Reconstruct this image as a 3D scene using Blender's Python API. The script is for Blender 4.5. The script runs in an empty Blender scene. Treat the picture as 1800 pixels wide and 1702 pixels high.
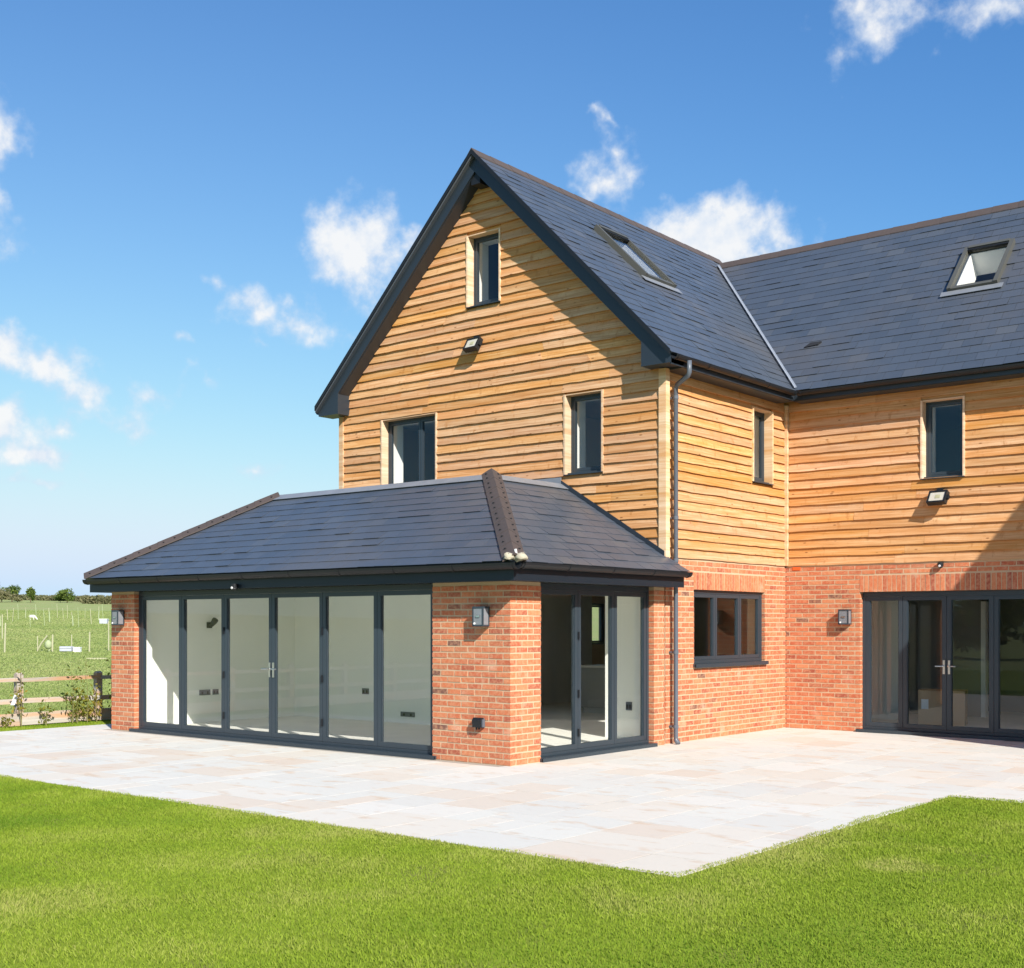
import bpy, math, random
import numpy as np
from mathutils import Vector, Matrix

random.seed(7)
RNG = np.random.default_rng(11)
scene = bpy.context.scene
COL = scene.collection

# ------------------------------------------------------------------ camera
YAW = math.radians(39.2)
CAM = Vector((9.405, -14.95, 1.7))
cam_data = bpy.data.cameras.new('camera')
cam_data.sensor_width = 36.0
cam_data.lens = 2190.0 / 1800.0 * 36.0
cam_data.shift_y = 246.0 / 1800.0
cam_data.clip_start = 0.1
cam_data.clip_end = 3000.0
cam = bpy.data.objects.new('camera', cam_data)
cam.location = CAM
cam.rotation_euler = (math.radians(90), 0, YAW)
COL.objects.link(cam)
scene.camera = cam

# ------------------------------------------------------------------ sun, sky, exposure
SUN_DIR = Vector((1.9, -1.0, 1.4)).normalized()          # towards the sun
SUN_EL = math.asin(SUN_DIR.z)
SUN_AZ = math.atan2(SUN_DIR.x, SUN_DIR.y)
sun_data = bpy.data.lights.new('sun', 'SUN')
sun_data.energy = 4.8
sun_data.angle = math.radians(0.55)
sun_data.color = (1.0, 0.95, 0.88)
sun = bpy.data.objects.new('sun', sun_data)
sun.rotation_euler = (-SUN_DIR).to_track_quat('-Z', 'Y').to_euler()
sun.location = (20, -20, 30)
COL.objects.link(sun)

scene.view_settings.view_transform = 'Standard'
scene.view_settings.look = 'None'
scene.view_settings.exposure = 0.64
scene.view_settings.gamma = 1.0
scene.view_settings.use_curve_mapping = False
scene.render.engine = 'CYCLES'
scene.cycles.use_denoising = True
scene.cycles.max_bounces = 12
scene.cycles.diffuse_bounces = 8
scene.cycles.transparent_max_bounces = 16
scene.cycles.caustics_reflective = False
scene.cycles.caustics_refractive = False

F = Vector((-math.sin(YAW), math.cos(YAW), 0)); R = Vector((math.cos(YAW), math.sin(YAW), 0))


def sky_dir(u, v):
    d = F + R * ((u - 900) / 2190.0) + Vector((0, 0, (1097 - v) / 2190.0))
    return d.normalized()


world = bpy.data.worlds.new('World')
scene.world = world
world.use_nodes = True
wt = world.node_tree
wt.nodes.clear()


def wn(t, **kw):
    n = wt.nodes.new(t)
    for k, v in kw.items():
        setattr(n, k, v)
    return n


def wl(a, b):
    wt.links.new(a, b)


def wmath(op, a, b=None, c=None, clamp=False):
    n = wn('ShaderNodeMath', operation=op, use_clamp=clamp)
    for i, x in enumerate((a, b, c)):
        if x is None:
            continue
        if isinstance(x, (int, float)):
            n.inputs[i].default_value = x
        else:
            wl(x, n.inputs[i])
    return n.outputs[0]


w_out = wn('ShaderNodeOutputWorld')
sky = wn('ShaderNodeTexSky', sky_type='NISHITA')
sky.sun_disc = False
sky.sun_elevation = SUN_EL
sky.sun_rotation = SUN_AZ
sky.altitude = 50
sky.air_density = 1.0
sky.dust_density = 0.1
sky.ozone_density = 6.5
bg_sky = wn('ShaderNodeBackground')
bg_sky.inputs['Strength'].default_value = 0.099
# a film-like shoulder on the whole sky: c / (1 + a c^3), so the bright horizon keeps its colour
# a polarising filter on the whole sky: least light at right angles to the sun, red cut most
tcp = wn('ShaderNodeTexCoord')
pdot = wn('ShaderNodeVectorMath', operation='DOT_PRODUCT')
wl(tcp.outputs['Generated'], pdot.inputs[0]); pdot.inputs[1].default_value = SUN_DIR
psin = wmath('SUBTRACT', 1.0, wmath('MULTIPLY', pdot.outputs['Value'], pdot.outputs['Value']))
pol = wn('ShaderNodeVectorMath', operation='MULTIPLY_ADD')
wl(psin, pol.inputs[0]); pol.inputs[1].default_value = (-1.14, -.47, .0); pol.inputs[2].default_value = (1.72, 1.43, 1.18)
skp = wn('ShaderNodeVectorMath', operation='MULTIPLY')
wl(sky.outputs[0], skp.inputs[0]); wl(pol.outputs[0], skp.inputs[1])
SKYC = skp.outputs[0]
sk_sq = wn('ShaderNodeVectorMath', operation='MULTIPLY')
wl(SKYC, sk_sq.inputs[0]); wl(SKYC, sk_sq.inputs[1])
sk_cu = wn('ShaderNodeVectorMath', operation='MULTIPLY')
wl(sk_sq.outputs[0], sk_cu.inputs[0]); wl(SKYC, sk_cu.inputs[1])
sk_ma = wn('ShaderNodeVectorMath', operation='MULTIPLY_ADD')
wl(sk_cu.outputs[0], sk_ma.inputs[0]); sk_ma.inputs[1].default_value = (.0016, .00085, .00058); sk_ma.inputs[2].default_value = (1, 1, 1)
sk_dv = wn('ShaderNodeVectorMath', operation='DIVIDE')
wl(SKYC, sk_dv.inputs[0]); wl(sk_ma.outputs[0], sk_dv.inputs[1])
wl(sk_dv.outputs[0], bg_sky.inputs['Color'])
tc = wn('ShaderNodeTexCoord')
D = tc.outputs['Generated']
# clouds: soft ellipses on the sky, broken up by noise (u, v, half width, half height, weight)
CLOUDS = [
    (625, 432, 92, 76, 1.25), (580, 462, 48, 40, 0.8), (660, 490, 80, 66, 0.66), (1255, 425, 150, 70, 1.25), (1190, 405, 70, 52, 0.9),
    (1330, 410, 70, 48, 0.9),
    (385, 502, 26, 22, .7), (445, 540, 62, 42, .72), (535, 575, 85, 36, .66), (458, 612, 30, 13, .5), (-5, 228, 46, 48, .9), (0, 320, 22, 50, .5),
    (-10, 410, 36, 36, .5), (-20, 605, 60, 40, .9), (60, 632, 90, 36, .85), (115, 680, 45, 44, .55), (158, 698, 62, 32, .72), (112, 738, 40, 24, .62),
    (10, 755, 60, 48, 1.0), (55, 795, 60, 26, .9), (72, 852, 48, 15, .6), (450, 825, 40, 15, .62),
    (1072, 268, 30, 46, .62), (1078, 318, 46, 40, .68), (1035, 340, 30, 20, .5), (1048, 206, 24, 15, .6), (1075, 210, 12, 12, .5),
    (1575, 8, 100, 50, .56), (1535, 60, 42, 56, .46), (1735, 8, 110, 38, .56), (1490, 100, 25, 40, .35),
    (375, 655, 34, 20, .5), (280, 695, 60, 24, .42), (232, 742, 44, 26, .46), (322, 606, 30, 14, .4),
]
blobs = [(sky_dir(u, v), a / 2190.0, b / 2190.0, w) for u, v, a, b, w in CLOUDS]
for k in range(12):                                       # the same kind of cloud all round the rest of the sky
    az = math.radians(75 + k * 230 / 12.0 + random.uniform(-6, 6))     # clockwise from +Y: everything outside the picture
    el = math.radians(random.choice((7, 11, 16, 22, 30, 42)) + random.uniform(-2, 3))
    d = Vector((math.sin(az) * math.cos(el), math.cos(az) * math.cos(el), math.sin(el)))
    s = random.uniform(.05, .13)
    blobs.append((d, s, s * random.uniform(.4, .6), random.uniform(.7, 1.2)))
    blobs.append(((d + Vector((-d.y, d.x, .3)) * s * .8).normalized(), s * .7, s * .35, random.uniform(.6, 1.0)))
warp = wn('ShaderNodeTexNoise')
warp.inputs['Scale'].default_value = 26
warp.inputs['Detail'].default_value = 4
wl(D, warp.inputs['Vector'])
wsub = wn('ShaderNodeVectorMath', operation='SUBTRACT')
wl(warp.outputs['Color'], wsub.inputs[0]); wsub.inputs[1].default_value = (.5, .5, .5)
wscl = wn('ShaderNodeVectorMath', operation='SCALE')
wl(wsub.outputs[0], wscl.inputs[0]); wscl.inputs['Scale'].default_value = 0.045
wadd = wn('ShaderNodeVectorMath', operation='ADD')
wl(D, wadd.inputs[0]); wl(wscl.outputs[0], wadd.inputs[1])
DW = wadd.outputs[0]
field = None
low = None
for d, a, b, w in blobs:
    e1 = Vector((d.y, -d.x, 0)).normalized()
    e2 = e1.cross(d).normalized()
    if e2.z < 0:
        e2 = -e2
    m = Matrix((e1, e2, e1.cross(e2))).transposed()
    mp = wn('ShaderNodeMapping', vector_type='TEXTURE')
    mp.inputs['Location'].default_value = d
    mp.inputs['Rotation'].default_value = m.to_euler()
    mp.inputs['Scale'].default_value = (a, b, max(a, b) * 3)
    if field is None:
        wl(DW, mp.inputs['Vector'])
    else:                                                 # a link to the running value keeps the shader's evaluation in sequence
        sq = wn('ShaderNodeVectorMath', operation='MULTIPLY_ADD')
        wl(field, sq.inputs[0]); sq.inputs[1].default_value = (1e-7, 1e-7, 1e-7); wl(DW, sq.inputs[2])
        wl(sq.outputs[0], mp.inputs['Vector'])
    ln = wn('ShaderNodeVectorMath', operation='LENGTH')
    wl(mp.outputs[0], ln.inputs[0])
    v = wmath('MULTIPLY_ADD', ln.outputs['Value'], -w * .74, w * .98)
    field = v if field is None else wmath('SMOOTH_MAX', field, v, 0.25)
fb = wn('ShaderNodeTexNoise')
fb.inputs['Scale'].default_value = 40
fb.inputs['Detail'].default_value = 9
fb.inputs['Roughness'].default_value = .56
wl(D, fb.inputs['Vector'])
nz = wmath('MULTIPLY_ADD', fb.outputs['Fac'], 1.5, -.82)
dens = wmath('ADD', field, nz)
cov = wn('ShaderNodeMapRange', interpolation_type='SMOOTHSTEP')
wl(dens, cov.inputs['Value'])
cov.inputs['From Min'].default_value = 0.02
cov.inputs['From Max'].default_value = 0.76
thick = wn('ShaderNodeMapRange', interpolation_type='SMOOTHSTEP')
wl(dens, thick.inputs['Value'])
thick.inputs['From Min'].default_value = 0.1
thick.inputs['From Max'].default_value = 0.9
crp = wn('ShaderNodeMix', data_type='RGBA')
crp.inputs['A'].default_value = (.45, .53, .64, 1)
crp.inputs['B'].default_value = (.66, .665, .67, 1)
shf = wn('ShaderNodeVectorMath', operation='ADD')         # relief: tops lit, undersides greyer
wl(D, shf.inputs[0]); shf.inputs[1].default_value = (.004, -.002, .011)
fb2 = wn('ShaderNodeTexNoise')
fb2.inputs['Scale'].default_value = 40
fb2.inputs['Detail'].default_value = 5
fb2.inputs['Roughness'].default_value = .56
wl(shf.outputs[0], fb2.inputs['Vector'])
rel = wmath('SUBTRACT', fb.outputs['Fac'], fb2.outputs['Fac'])
wl(wmath('MULTIPLY_ADD', rel, 2.2, wmath('MULTIPLY_ADD', thick.outputs[0], .75, .12), clamp=True), crp.inputs['Factor'])
bg_cl = wn('ShaderNodeBackground')
bg_cl.inputs['Strength'].default_value = 0.92
wl(crp.outputs['Result'], bg_cl.inputs['Color'])
mixw = wn('ShaderNodeMixShader')
covs = wmath('MULTIPLY', cov.outputs[0], .95)
wl(covs, mixw.inputs[0]); wl(bg_sky.outputs[0], mixw.inputs[1]); wl(bg_cl.outputs[0], mixw.inputs[2])
wl(mixw.outputs[0], w_out.inputs['Surface'])
world.cycles.sampling_method = 'MANUAL'
world.cycles.sample_map_resolution = 1024


# ================================================================== helpers
class MB:
    """collects boxes, prisms and tubes and links them as one mesh object"""

    def __init__(self):
        self.v = []; self.f = []; self.mi = []; self.mats = []; self.cur = 0

    def use(self, mat):
        if mat not in self.mats:
            self.mats.append(mat)
        self.cur = self.mats.index(mat)
        return self

    def poly(self, pts, faces):
        o = len(self.v)
        self.v += [tuple(p) for p in pts]
        for f in faces:
            self.f.append(tuple(i + o for i in f)); self.mi.append(self.cur)

    def box(self, x0, x1, y0, y1, z0, z1):
        p = [(x0, y0, z0), (x1, y0, z0), (x1, y1, z0), (x0, y1, z0), (x0, y0, z1), (x1, y0, z1), (x1, y1, z1), (x0, y1, z1)]
        self.poly(p, [(0, 3, 2, 1), (4, 5, 6, 7), (0, 1, 5, 4), (1, 2, 6, 5), (2, 3, 7, 6), (3, 0, 4, 7)])

    def prism(self, a, b):
        """two loops of the same number of points"""
        n = len(a)
        self.poly(list(a) + list(b), [tuple(reversed(range(n))), tuple(range(n, 2 * n))] + [(i, (i + 1) % n, n + (i + 1) % n, n + i) for i in range(n)])

    def tube(self, path, r, n=10, caps=True):
        path = [Vector(p) for p in path]
        rings = []
        up = Vector((0.123, 0.456, 0.88))
        for i, p in enumerate(path):
            t = (path[min(i + 1, len(path) - 1)] - path[max(i - 1, 0)]).normalized()
            if abs(t.dot(up)) > .95:
                up = Vector((.9, .1, .2))
            a = (up - t * up.dot(t)).normalized(); b = t.cross(a)
            rr = r[i] if isinstance(r, (list, tuple)) else r
            rings.append([p + (a * math.cos(2 * math.pi * k / n) + b * math.sin(2 * math.pi * k / n)) * rr for k in range(n)])
        pts = [q for ring in rings for q in ring]
        fs = []
        for i in range(len(rings) - 1):
            for k in range(n):
                k2 = (k + 1) % n
                fs.append((i * n + k, i * n + k2, (i + 1) * n + k2, (i + 1) * n + k))
        if caps:
            fs.append(tuple(reversed(range(n)))); fs.append(tuple(range((len(rings) - 1) * n, len(rings) * n)))
        self.poly(pts, fs)

    def mesh(self, name, mat=None):
        me = bpy.data.meshes.new(name)
        me.from_pydata(self.v, [], self.f)
        mats = self.mats or ([mat] if mat else [])
        for m in mats:
            me.materials.append(m)
        if len(self.mats) > 1:
            me.polygons.foreach_set('material_index', self.mi)
        me.update()
        return me

    def build(self, name, mat=None, parent=None, smooth=False):
        me = self.mesh(name, mat)
        if smooth:
            me.polygons.foreach_set('use_smooth', [True] * len(me.polygons))
        return put(name, me, parent)


def put(name, data, parent=None, loc=None):
    o = bpy.data.objects.new(name, data)
    COL.objects.link(o)
    if parent is not None:
        o.parent = parent
    if loc is not None:
        o.location = loc
    return o


def tag(o, label=None, cat=None, group=None, kind=None):
    if label: o['label'] = label
    if cat: o['category'] = cat
    if group: o['group'] = group
    if kind: o['kind'] = kind
    return o


def thing(name, label, cat, loc=(0, 0, 0), rz=0.0, group=None):
    o = put(name, None, None, loc)
    o.rotation_euler = (0, 0, rz)
    o.empty_display_size = .2
    return tag(o, label, cat, group)


def children_of(o):
    return [c for c in bpy.data.objects if c.parent == o]


def dup(o, parent=None):
    c = o.copy(); COL.objects.link(c)
    if parent is not None:
        c.parent = parent
    for ch in children_of(o):
        dup(ch, c)
    return c


class Pl:
    """a wall plane: local (u along, n inward, z up) to world"""

    def __init__(self, axis, pos):
        self.axis = axis; self.pos = pos           # '-y' faces the garden, '+x' faces right

    def w(self, u, n, z):
        if self.axis == '-y':
            return (u, self.pos + n, z)
        if self.axis == '+x':
            return (self.pos - n, u, z)
        if self.axis == '-x':
            return (self.pos + n, u, z)
        return (u, self.pos - n, z)                # '+y'

    def box(self, mb, u0, u1, n0, n1, z0, z1):
        a = self.w(u0, n0, z0); b = self.w(u1, n1, z1)
        mb.box(min(a[0], b[0]), max(a[0], b[0]), min(a[1], b[1]), max(a[1], b[1]), z0, z1)

    def matrix(self, u, z, n=0.0):
        rot = {'-y': 0, '+x': math.pi / 2, '-x': -math.pi / 2, '+y': math.pi}[self.axis]
        return Matrix.Translation(self.w(u, n, z)) @ Matrix.Rotation(rot, 4, 'Z')


def panel(mb, pl, u0, u1, z0, z1, n0, n1, holes=()):
    us = sorted({u0, u1} | {min(max(h[0], u0), u1) for h in holes} | {min(max(h[1], u0), u1) for h in holes})
    zs = sorted({z0, z1} | {min(max(h[2], z0), z1) for h in holes} | {min(max(h[3], z0), z1) for h in holes})
    for j in range(len(zs) - 1):
        run = None
        for i in range(len(us) - 1):
            cu = (us[i] + us[i + 1]) / 2; cz = (zs[j] + zs[j + 1]) / 2
            solid = not any(h[0] < cu < h[1] and h[2] < cz < h[3] for h in holes)
            if solid:
                run = (run[0], us[i + 1]) if run else (us[i], us[i + 1])
            if run and (not solid or i == len(us) - 2):
                pl.box(mb, run[0], run[1], n0, n1, zs[j], zs[j + 1]); run = None


# ------------------------------------------------------------------ materials
class NT:
    def __init__(self, name):
        self.m = bpy.data.materials.new(name); self.m.use_nodes = True
        self.t = self.m.node_tree; self.t.nodes.clear()
        self.out = self.n('ShaderNodeOutputMaterial')
        self.p = self.n('ShaderNodeBsdfPrincipled')
        self.l(self.p.outputs[0], self.out.inputs['Surface'])

    def n(self, t, **kw):
        x = self.t.nodes.new(t)
        for k, v in kw.items():
            setattr(x, k, v)
        return x

    def l(self, a, b):
        self.t.links.new(a, b)

    def math(self, op, a, b=None, c=None, clamp=False):
        x = self.n('ShaderNodeMath', operation=op, use_clamp=clamp)
        for i, q in enumerate((a, b, c)):
            if q is None: continue
            if isinstance(q, (int, float)): x.inputs[i].default_value = q
            else: self.l(q, x.inputs[i])
        return x.outputs[0]

    def coord(self, kind='Object', scale=(1, 1, 1), offset=None):
        tcn = self.n('ShaderNodeTexCoord'); v = tcn.outputs[kind]
        if offset is not None:
            a = self.n('ShaderNodeVectorMath', operation='ADD'); self.l(v, a.inputs[0]); self.l(offset, a.inputs[1]); v = a.outputs[0]
        mp = self.n('ShaderNodeMapping'); mp.inputs['Scale'].default_value = scale
        self.l(v, mp.inputs['Vector'])
        return mp.outputs[0]

    def noise(self, vec, scale=5.0, detail=4.0, rough=.55, out='Fac'):
        x = self.n('ShaderNodeTexNoise')
        x.inputs['Scale'].default_value = scale; x.inputs['Detail'].default_value = detail; x.inputs['Roughness'].default_value = rough
        if vec is not None: self.l(vec, x.inputs['Vector'])
        return x.outputs[out]

    def ramp(self, fac, stops, interp='LINEAR'):
        x = self.n('ShaderNodeValToRGB'); x.color_ramp.interpolation = interp
        e = x.color_ramp.elements
        while len(e) < len(stops): e.new(.5)
        for el, (p, c) in zip(e, stops):
            el.position = p; el.color = (*c, 1) if len(c) == 3 else c
        self.l(fac, x.inputs[0])
        return x.outputs['Color']

    def mix(self, fac, a, b, mode='MIX'):
        x = self.n('ShaderNodeMix', data_type='RGBA', blend_type=mode)
        for s, q in (('Factor', fac), ('A', a), ('B', b)):
            if isinstance(q, (int, float)): x.inputs[s].default_value = q
            elif isinstance(q, tuple): x.inputs[s].default_value = (*q, 1)
            else: self.l(q, x.inputs[s])
        return x.outputs['Result']

    def set(self, **kw):
        for k, v in kw.items():
            s = self.p.inputs[k.replace('_', ' ')]
            if isinstance(v, tuple): s.default_value = (*v, 1) if len(v) == 3 else v
            elif isinstance(v, (int, float)): s.default_value = v
            else: self.l(v, s)
        return self

    def bump(self, h, strength=.3, dist=.01):
        b = self.n('ShaderNodeBump'); b.inputs['Strength'].default_value = strength; b.inputs['Distance'].default_value = dist
        self.l(h, b.inputs['Height']); self.l(b.outputs[0], self.p.inputs['Normal'])

    def rnd(self):
        """0..1 per object, or per piece of a joined mesh (its 'tint' attribute)"""
        oi = self.n('ShaderNodeObjectInfo'); at = self.n('ShaderNodeAttribute', attribute_name='tint')
        return self.math('FRACT', self.math('ADD', oi.outputs['Random'], at.outputs['Fac']))


M = {}


def simple(name, col, rough=.5, metal=0.0, spec=.5, var=.12, scale=14, bump=0.0):
    t = NT(name)
    nz_ = t.noise(t.coord('Object'), scale, 5)
    c = t.mix(nz_, tuple(x * (1 - var) for x in col), tuple(min(1, x * (1 + var)) for x in col))
    t.set(Base_Color=c, Roughness=rough, Metallic=metal)
    t.p.inputs['Specular IOR Level'].default_value = spec
    if bump: t.bump(nz_, bump)
    M[name] = t.m
    return t.m


def make_materials():
    # brick
    t = NT('brick'); r = t.rnd()
    c = t.ramp(r, [(0, (.43, .105, .052)), (.2, (.58, .185, .08)), (.4, (.48, .125, .058)), (.58, (.57, .215, .10)), (.75, (.34, .085, .05)), (.9, (.55, .165, .075)), (.965, (.46, .14, .07)), (.99, (.17, .08, .06))])
    v = t.coord('Generated', (1, 1, 1)); g = t.coord('Object')
    geo = t.n('ShaderNodeNewGeometry'); pos = geo.outputs['Position']
    n1 = t.noise(pos, 22, 5, .6); n2 = t.noise(pos, 130, 3, .6); n3 = t.noise(pos, 3.0, 4)
    c = t.mix(t.ramp(n1, [(.42, (0, 0, 0)), (.62, (.5, .5, .5))]), c, (.60, .31, .17))
    c = t.mix(t.ramp(n3, [(.6, (0, 0, 0)), (.75, (.45, .45, .45))]), c, (.70, .50, .36))
    c = t.mix(t.ramp(n2, [(.3, (.5, .5, .5)), (.45, (0, 0, 0))]), c, (.22, .07, .04))
    t.set(Base_Color=c, Roughness=.85); t.p.inputs['Specular IOR Level'].default_value = .25
    t.bump(n2, .5, .004); M['brick'] = t.m
    t = NT('mortar'); geo = t.n('ShaderNodeNewGeometry'); pos = geo.outputs['Position']
    n1 = t.noise(pos, 60, 4); n2 = t.noise(pos, 1.6, 3)
    c = t.mix(n1, (.45, .325, .205), (.58, .44, .29)); c = t.mix(t.math('MULTIPLY', n2, .35), c, (.66, .44, .28))
    t.set(Base_Color=c, Roughness=.95); t.p.inputs['Specular IOR Level'].default_value = .15; t.bump(n1, .5, .003); M['mortar'] = t.m

    # larch boards
    def wood(name, dark, mid, light, knots=True):
        t = NT(name); oi = t.n('ShaderNodeObjectInfo'); rr = oi.outputs['Random']
        cx = t.n('ShaderNodeCombineXYZ'); off = t.math('MULTIPLY', rr, 37.0)
        for i in range(3): t.l(off, cx.inputs[i])
        vec = t.coord('Object', (1.3, 1.3, 46), cx.outputs[0]); g1 = t.noise(vec, 1.0, 6, .62)
        vec2 = t.coord('Object', (.7, .7, 8), cx.outputs[0]); g2 = t.noise(vec2, 1.0, 4)
        c = t.ramp(g1, [(.28, dark), (.5, mid), (.72, light)])
        c = t.mix(t.ramp(g2, [(.42, (0, 0, 0)), (.68, (.7, .7, .7))]), c, (.56, .27, .095))
        hv = t.n('ShaderNodeHueSaturation')
        t.l(t.math('MULTIPLY_ADD', rr, .007, .4925), hv.inputs['Hue'])
        t.l(t.math('MULTIPLY_ADD', t.math('FRACT', t.math('MULTIPLY', rr, 7.3)), .22, .92), hv.inputs['Saturation'])
        t.l(t.math('MULTIPLY_ADD', t.math('FRACT', t.math('MULTIPLY', rr, 13.7)), .22, .87), hv.inputs['Value'])
        t.l(c, hv.inputs['Color']); c = hv.outputs[0]
        if knots:                                           # deeper orange, broken up by noise, towards the upper edge of each board
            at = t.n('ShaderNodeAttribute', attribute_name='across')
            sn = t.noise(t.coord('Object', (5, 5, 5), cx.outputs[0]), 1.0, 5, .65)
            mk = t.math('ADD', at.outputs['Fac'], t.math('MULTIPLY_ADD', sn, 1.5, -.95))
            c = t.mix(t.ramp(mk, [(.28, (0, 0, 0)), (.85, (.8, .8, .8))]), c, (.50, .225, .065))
            vo = t.n('ShaderNodeTexVoronoi'); vo.inputs['Scale'].default_value = 1.0
            t.l(t.coord('Object', (3.1, 3.1, 9), cx.outputs[0]), vo.inputs['Vector'])
            k = t.ramp(vo.outputs['Distance'], [(.05, (.85, .85, .85)), (.11, (0, 0, 0))])
            c = t.mix(k, c, (.20, .075, .022))
            # sap stains
            s = t.noise(t.coord('Object', (9, 9, 4), cx.outputs[0]), 1.0, 5, .7)
            c = t.mix(t.ramp(s, [(.58, (0, 0, 0)), (.70, (.6, .6, .6))]), c, (.36, .14, .035))
        t.set(Base_Color=c, Roughness=.7); t.p.inputs['Specular IOR Level'].default_value = .3
        t.bump(g1, .35, .004); M[name] = t.m
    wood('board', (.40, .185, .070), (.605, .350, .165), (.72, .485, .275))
    wood('trim', (.60, .40, .24), (.74, .54, .35), (.80, .62, .44), False)
    wood('fence_wood', (.33, .30, .265), (.41, .38, .335), (.48, .445, .395), False)
    # slate
    t = NT('slate'); r = t.rnd(); geo = t.n('ShaderNodeNewGeometry'); pos = geo.outputs['Position']
    n1 = t.noise(pos, 40, 5, .6); n2 = t.noise(pos, .45, 5, .6)
    c = t.ramp(r, [(0, (.043, .058, .082)), (.5, (.056, .073, .101)), (.85, (.049, .063, .088)), (1, (.076, .088, .106))])
    c = t.mix(t.math('MULTIPLY', n1, .5), c, (.088, .100, .120)); c = t.mix(t.ramp(n2, [(.48, (0, 0, 0)), (.68, (.5, .5, .5))]), c, (.105, .096, .090))  # broad warm patches put a mottled sheen into the slate colour
    t.set(Base_Color=c, Roughness=t.math('MULTIPLY_ADD', n1, .2, .30)); t.p.inputs['Specular IOR Level'].default_value = .85
    t.bump(n1, .35, .004); M['slate'] = t.m
    # clay ridge tiles
    t = NT('clay'); r = t.rnd(); geo = t.n('ShaderNodeNewGeometry'); n1 = t.noise(geo.outputs['Position'], 18, 5)
    c = t.ramp(r, [(0, (.055, .040, .037)), (.5, (.068, .048, .042)), (1, (.045, .036, .035))]); c = t.mix(n1, c, (.085, .064, .057))
    t.set(Base_Color=c, Roughness=.75); M['clay'] = t.m
    simple('dark_trim', (.011, .017, .025), .4, 0, .35, .06, 3)
    simple('anthracite', (.031, .044, .056), .38, 0, .5, .06, 3)
    simple('barge', (.021, .029, .039), .42, 0, .5, .08, 3)
    simple('black_plastic', (.013, .0145, .017), .42, 0, .3, .1, 6)
    simple('grey_plastic', (.10, .115, .14), .4, 0, .5, .06, 5)
    simple('lead', (.24, .255, .28), .45, .25, .5, .22, 5, .1)
    simple('bright_lead', (.42, .45, .50), .5, .1, .5, .15, 5, .1)
    simple('steel', (.70, .68, .65), .28, 1.0, .5, .05, 8)
    simple('white_paint', (.80, .79, .76), .5, 0, .4, .03, 4)
    simple('cream_mortar', (.42, .38, .29), .9, 0, .2, .15, 30, .3)
    simple('rooflight_metal', (.105, .103, .088), .42, .2, .5, .1, 6)
    simple('dark_hole', (.012, .013, .016), .8)
    simple('plaster', (.88, .88, .82), .9, 0, .2, .03, 1.5)
    simple('bare_plaster', (.40, .31, .225), .9, 0, .2, .12, 1.2)
    simple('grey_plaster', (.62, .61, .56), .9, 0, .2, .12, 1.0)
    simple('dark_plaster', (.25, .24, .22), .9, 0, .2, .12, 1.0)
    simple('screed', (.74, .72, .66), .8, 0, .3, .10, 2.0)
    simple('ceiling_white', (.86, .86, .83), .9, 0, .2, .02, 2)
    simple('cardboard', (.46, .32, .19), .85, 0, .2, .08, 5)
    simple('orange_brick', (.80, .13, .03), .8, 0, .2, .08, 8)
    simple('orange_wood', (.52, .18, .05), .6, 0, .3, .15, 8)
    simple('worktop', (.72, .68, .60), .4, 0, .5, .06, 6)
    simple('cabinet', (.36, .35, .32), .5, 0, .4, .04, 3)
    simple('lens', (.55, .52, .44), .25, 0, .6, .08, 12)
    simple('smoky_glass', (.20, .21, .23), .12, 0, .9, .2, 14)
    simple('bulb', (.85, .85, .80), .2, 0, .7, .02, 5)
    simple('bark', (.10, .07, .045), .9, 0, .2, .25, 12, .4)
    simple('stem_green', (.20, .19, .07), .8, 0, .2, .2, 9)
    simple('stake', (.40, .39, .25), .8, 0, .2, .2, 9)
    simple('guard_green', (.34, .39, .22), .7, 0, .3, .18, 6)
    simple('white_plastic', (.80, .80, .80), .5, 0, .4, .05, 6)
    simple('grey_bundle', (.42, .44, .50), .7, 0, .3, .15, 7)
    simple('wool', (.70, .68, .60), .95, 0, .1, .1, 12, .5)
    simple('dark_skin', (.10, .09, .08), .8)

    # paving
    t = NT('paving'); r = t.rnd(); geo = t.n('ShaderNodeNewGeometry'); pos = geo.outputs['Position']
    c = t.ramp(r, [(0, (.625, .62, .575)), (.22, (.665, .655, .60)), (.42, (.62, .61, .565)), (.6, (.685, .665, .61)), (.78, (.66, .61, .53)), (.92, (.64, .55, .46)), (1, (.615, .605, .565))])
    st = t.n('ShaderNodeMapping'); st.inputs['Scale'].default_value = (1, 2.2, 1); t.l(pos, st.inputs['Vector'])
    n1 = t.noise(st.outputs[0], 2.1, 5, .6); n2 = t.noise(pos, 26, 6, .65); n3 = t.noise(st.outputs[0], 4.2, 5, .6)
    c = t.mix(t.ramp(n1, [(.56, (0, 0, 0)), (.70, (.7, .7, .7))]), c, (.58, .40, .255))
    c = t.mix(t.ramp(n3, [(.55, (0, 0, 0)), (.8, (.5, .5, .5))]), c, (.54, .505, .46))
    c = t.mix(t.math('MULTIPLY', n2, .26), c, (.46, .41, .34))
    t.set(Base_Color=c, Roughness=.85); t.p.inputs['Specular IOR Level'].default_value = .25; t.bump(n2, .35, .005); M['paving'] = t.m
    simple('grout', (.37, .34, .29), .95, 0, .1, .15, 30)
    # soil under the lawn, field
    t = NT('lawn_ground'); geo = t.n('ShaderNodeNewGeometry'); pos = geo.outputs['Position']
    n1 = t.noise(pos, 30, 5); n2 = t.noise(pos, 1.2, 4)
    c = t.mix(n1, (.15, .21, .018), (.22, .28, .03)); c = t.mix(t.ramp(n2, [(.58, (0, 0, 0)), (.7, (.6, .6, .6))]), c, (.17, .15, .06))
    t.set(Base_Color=c, Roughness=.95); t.p.inputs['Specular IOR Level'].default_value = .1; M['lawn_ground'] = t.m
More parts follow.
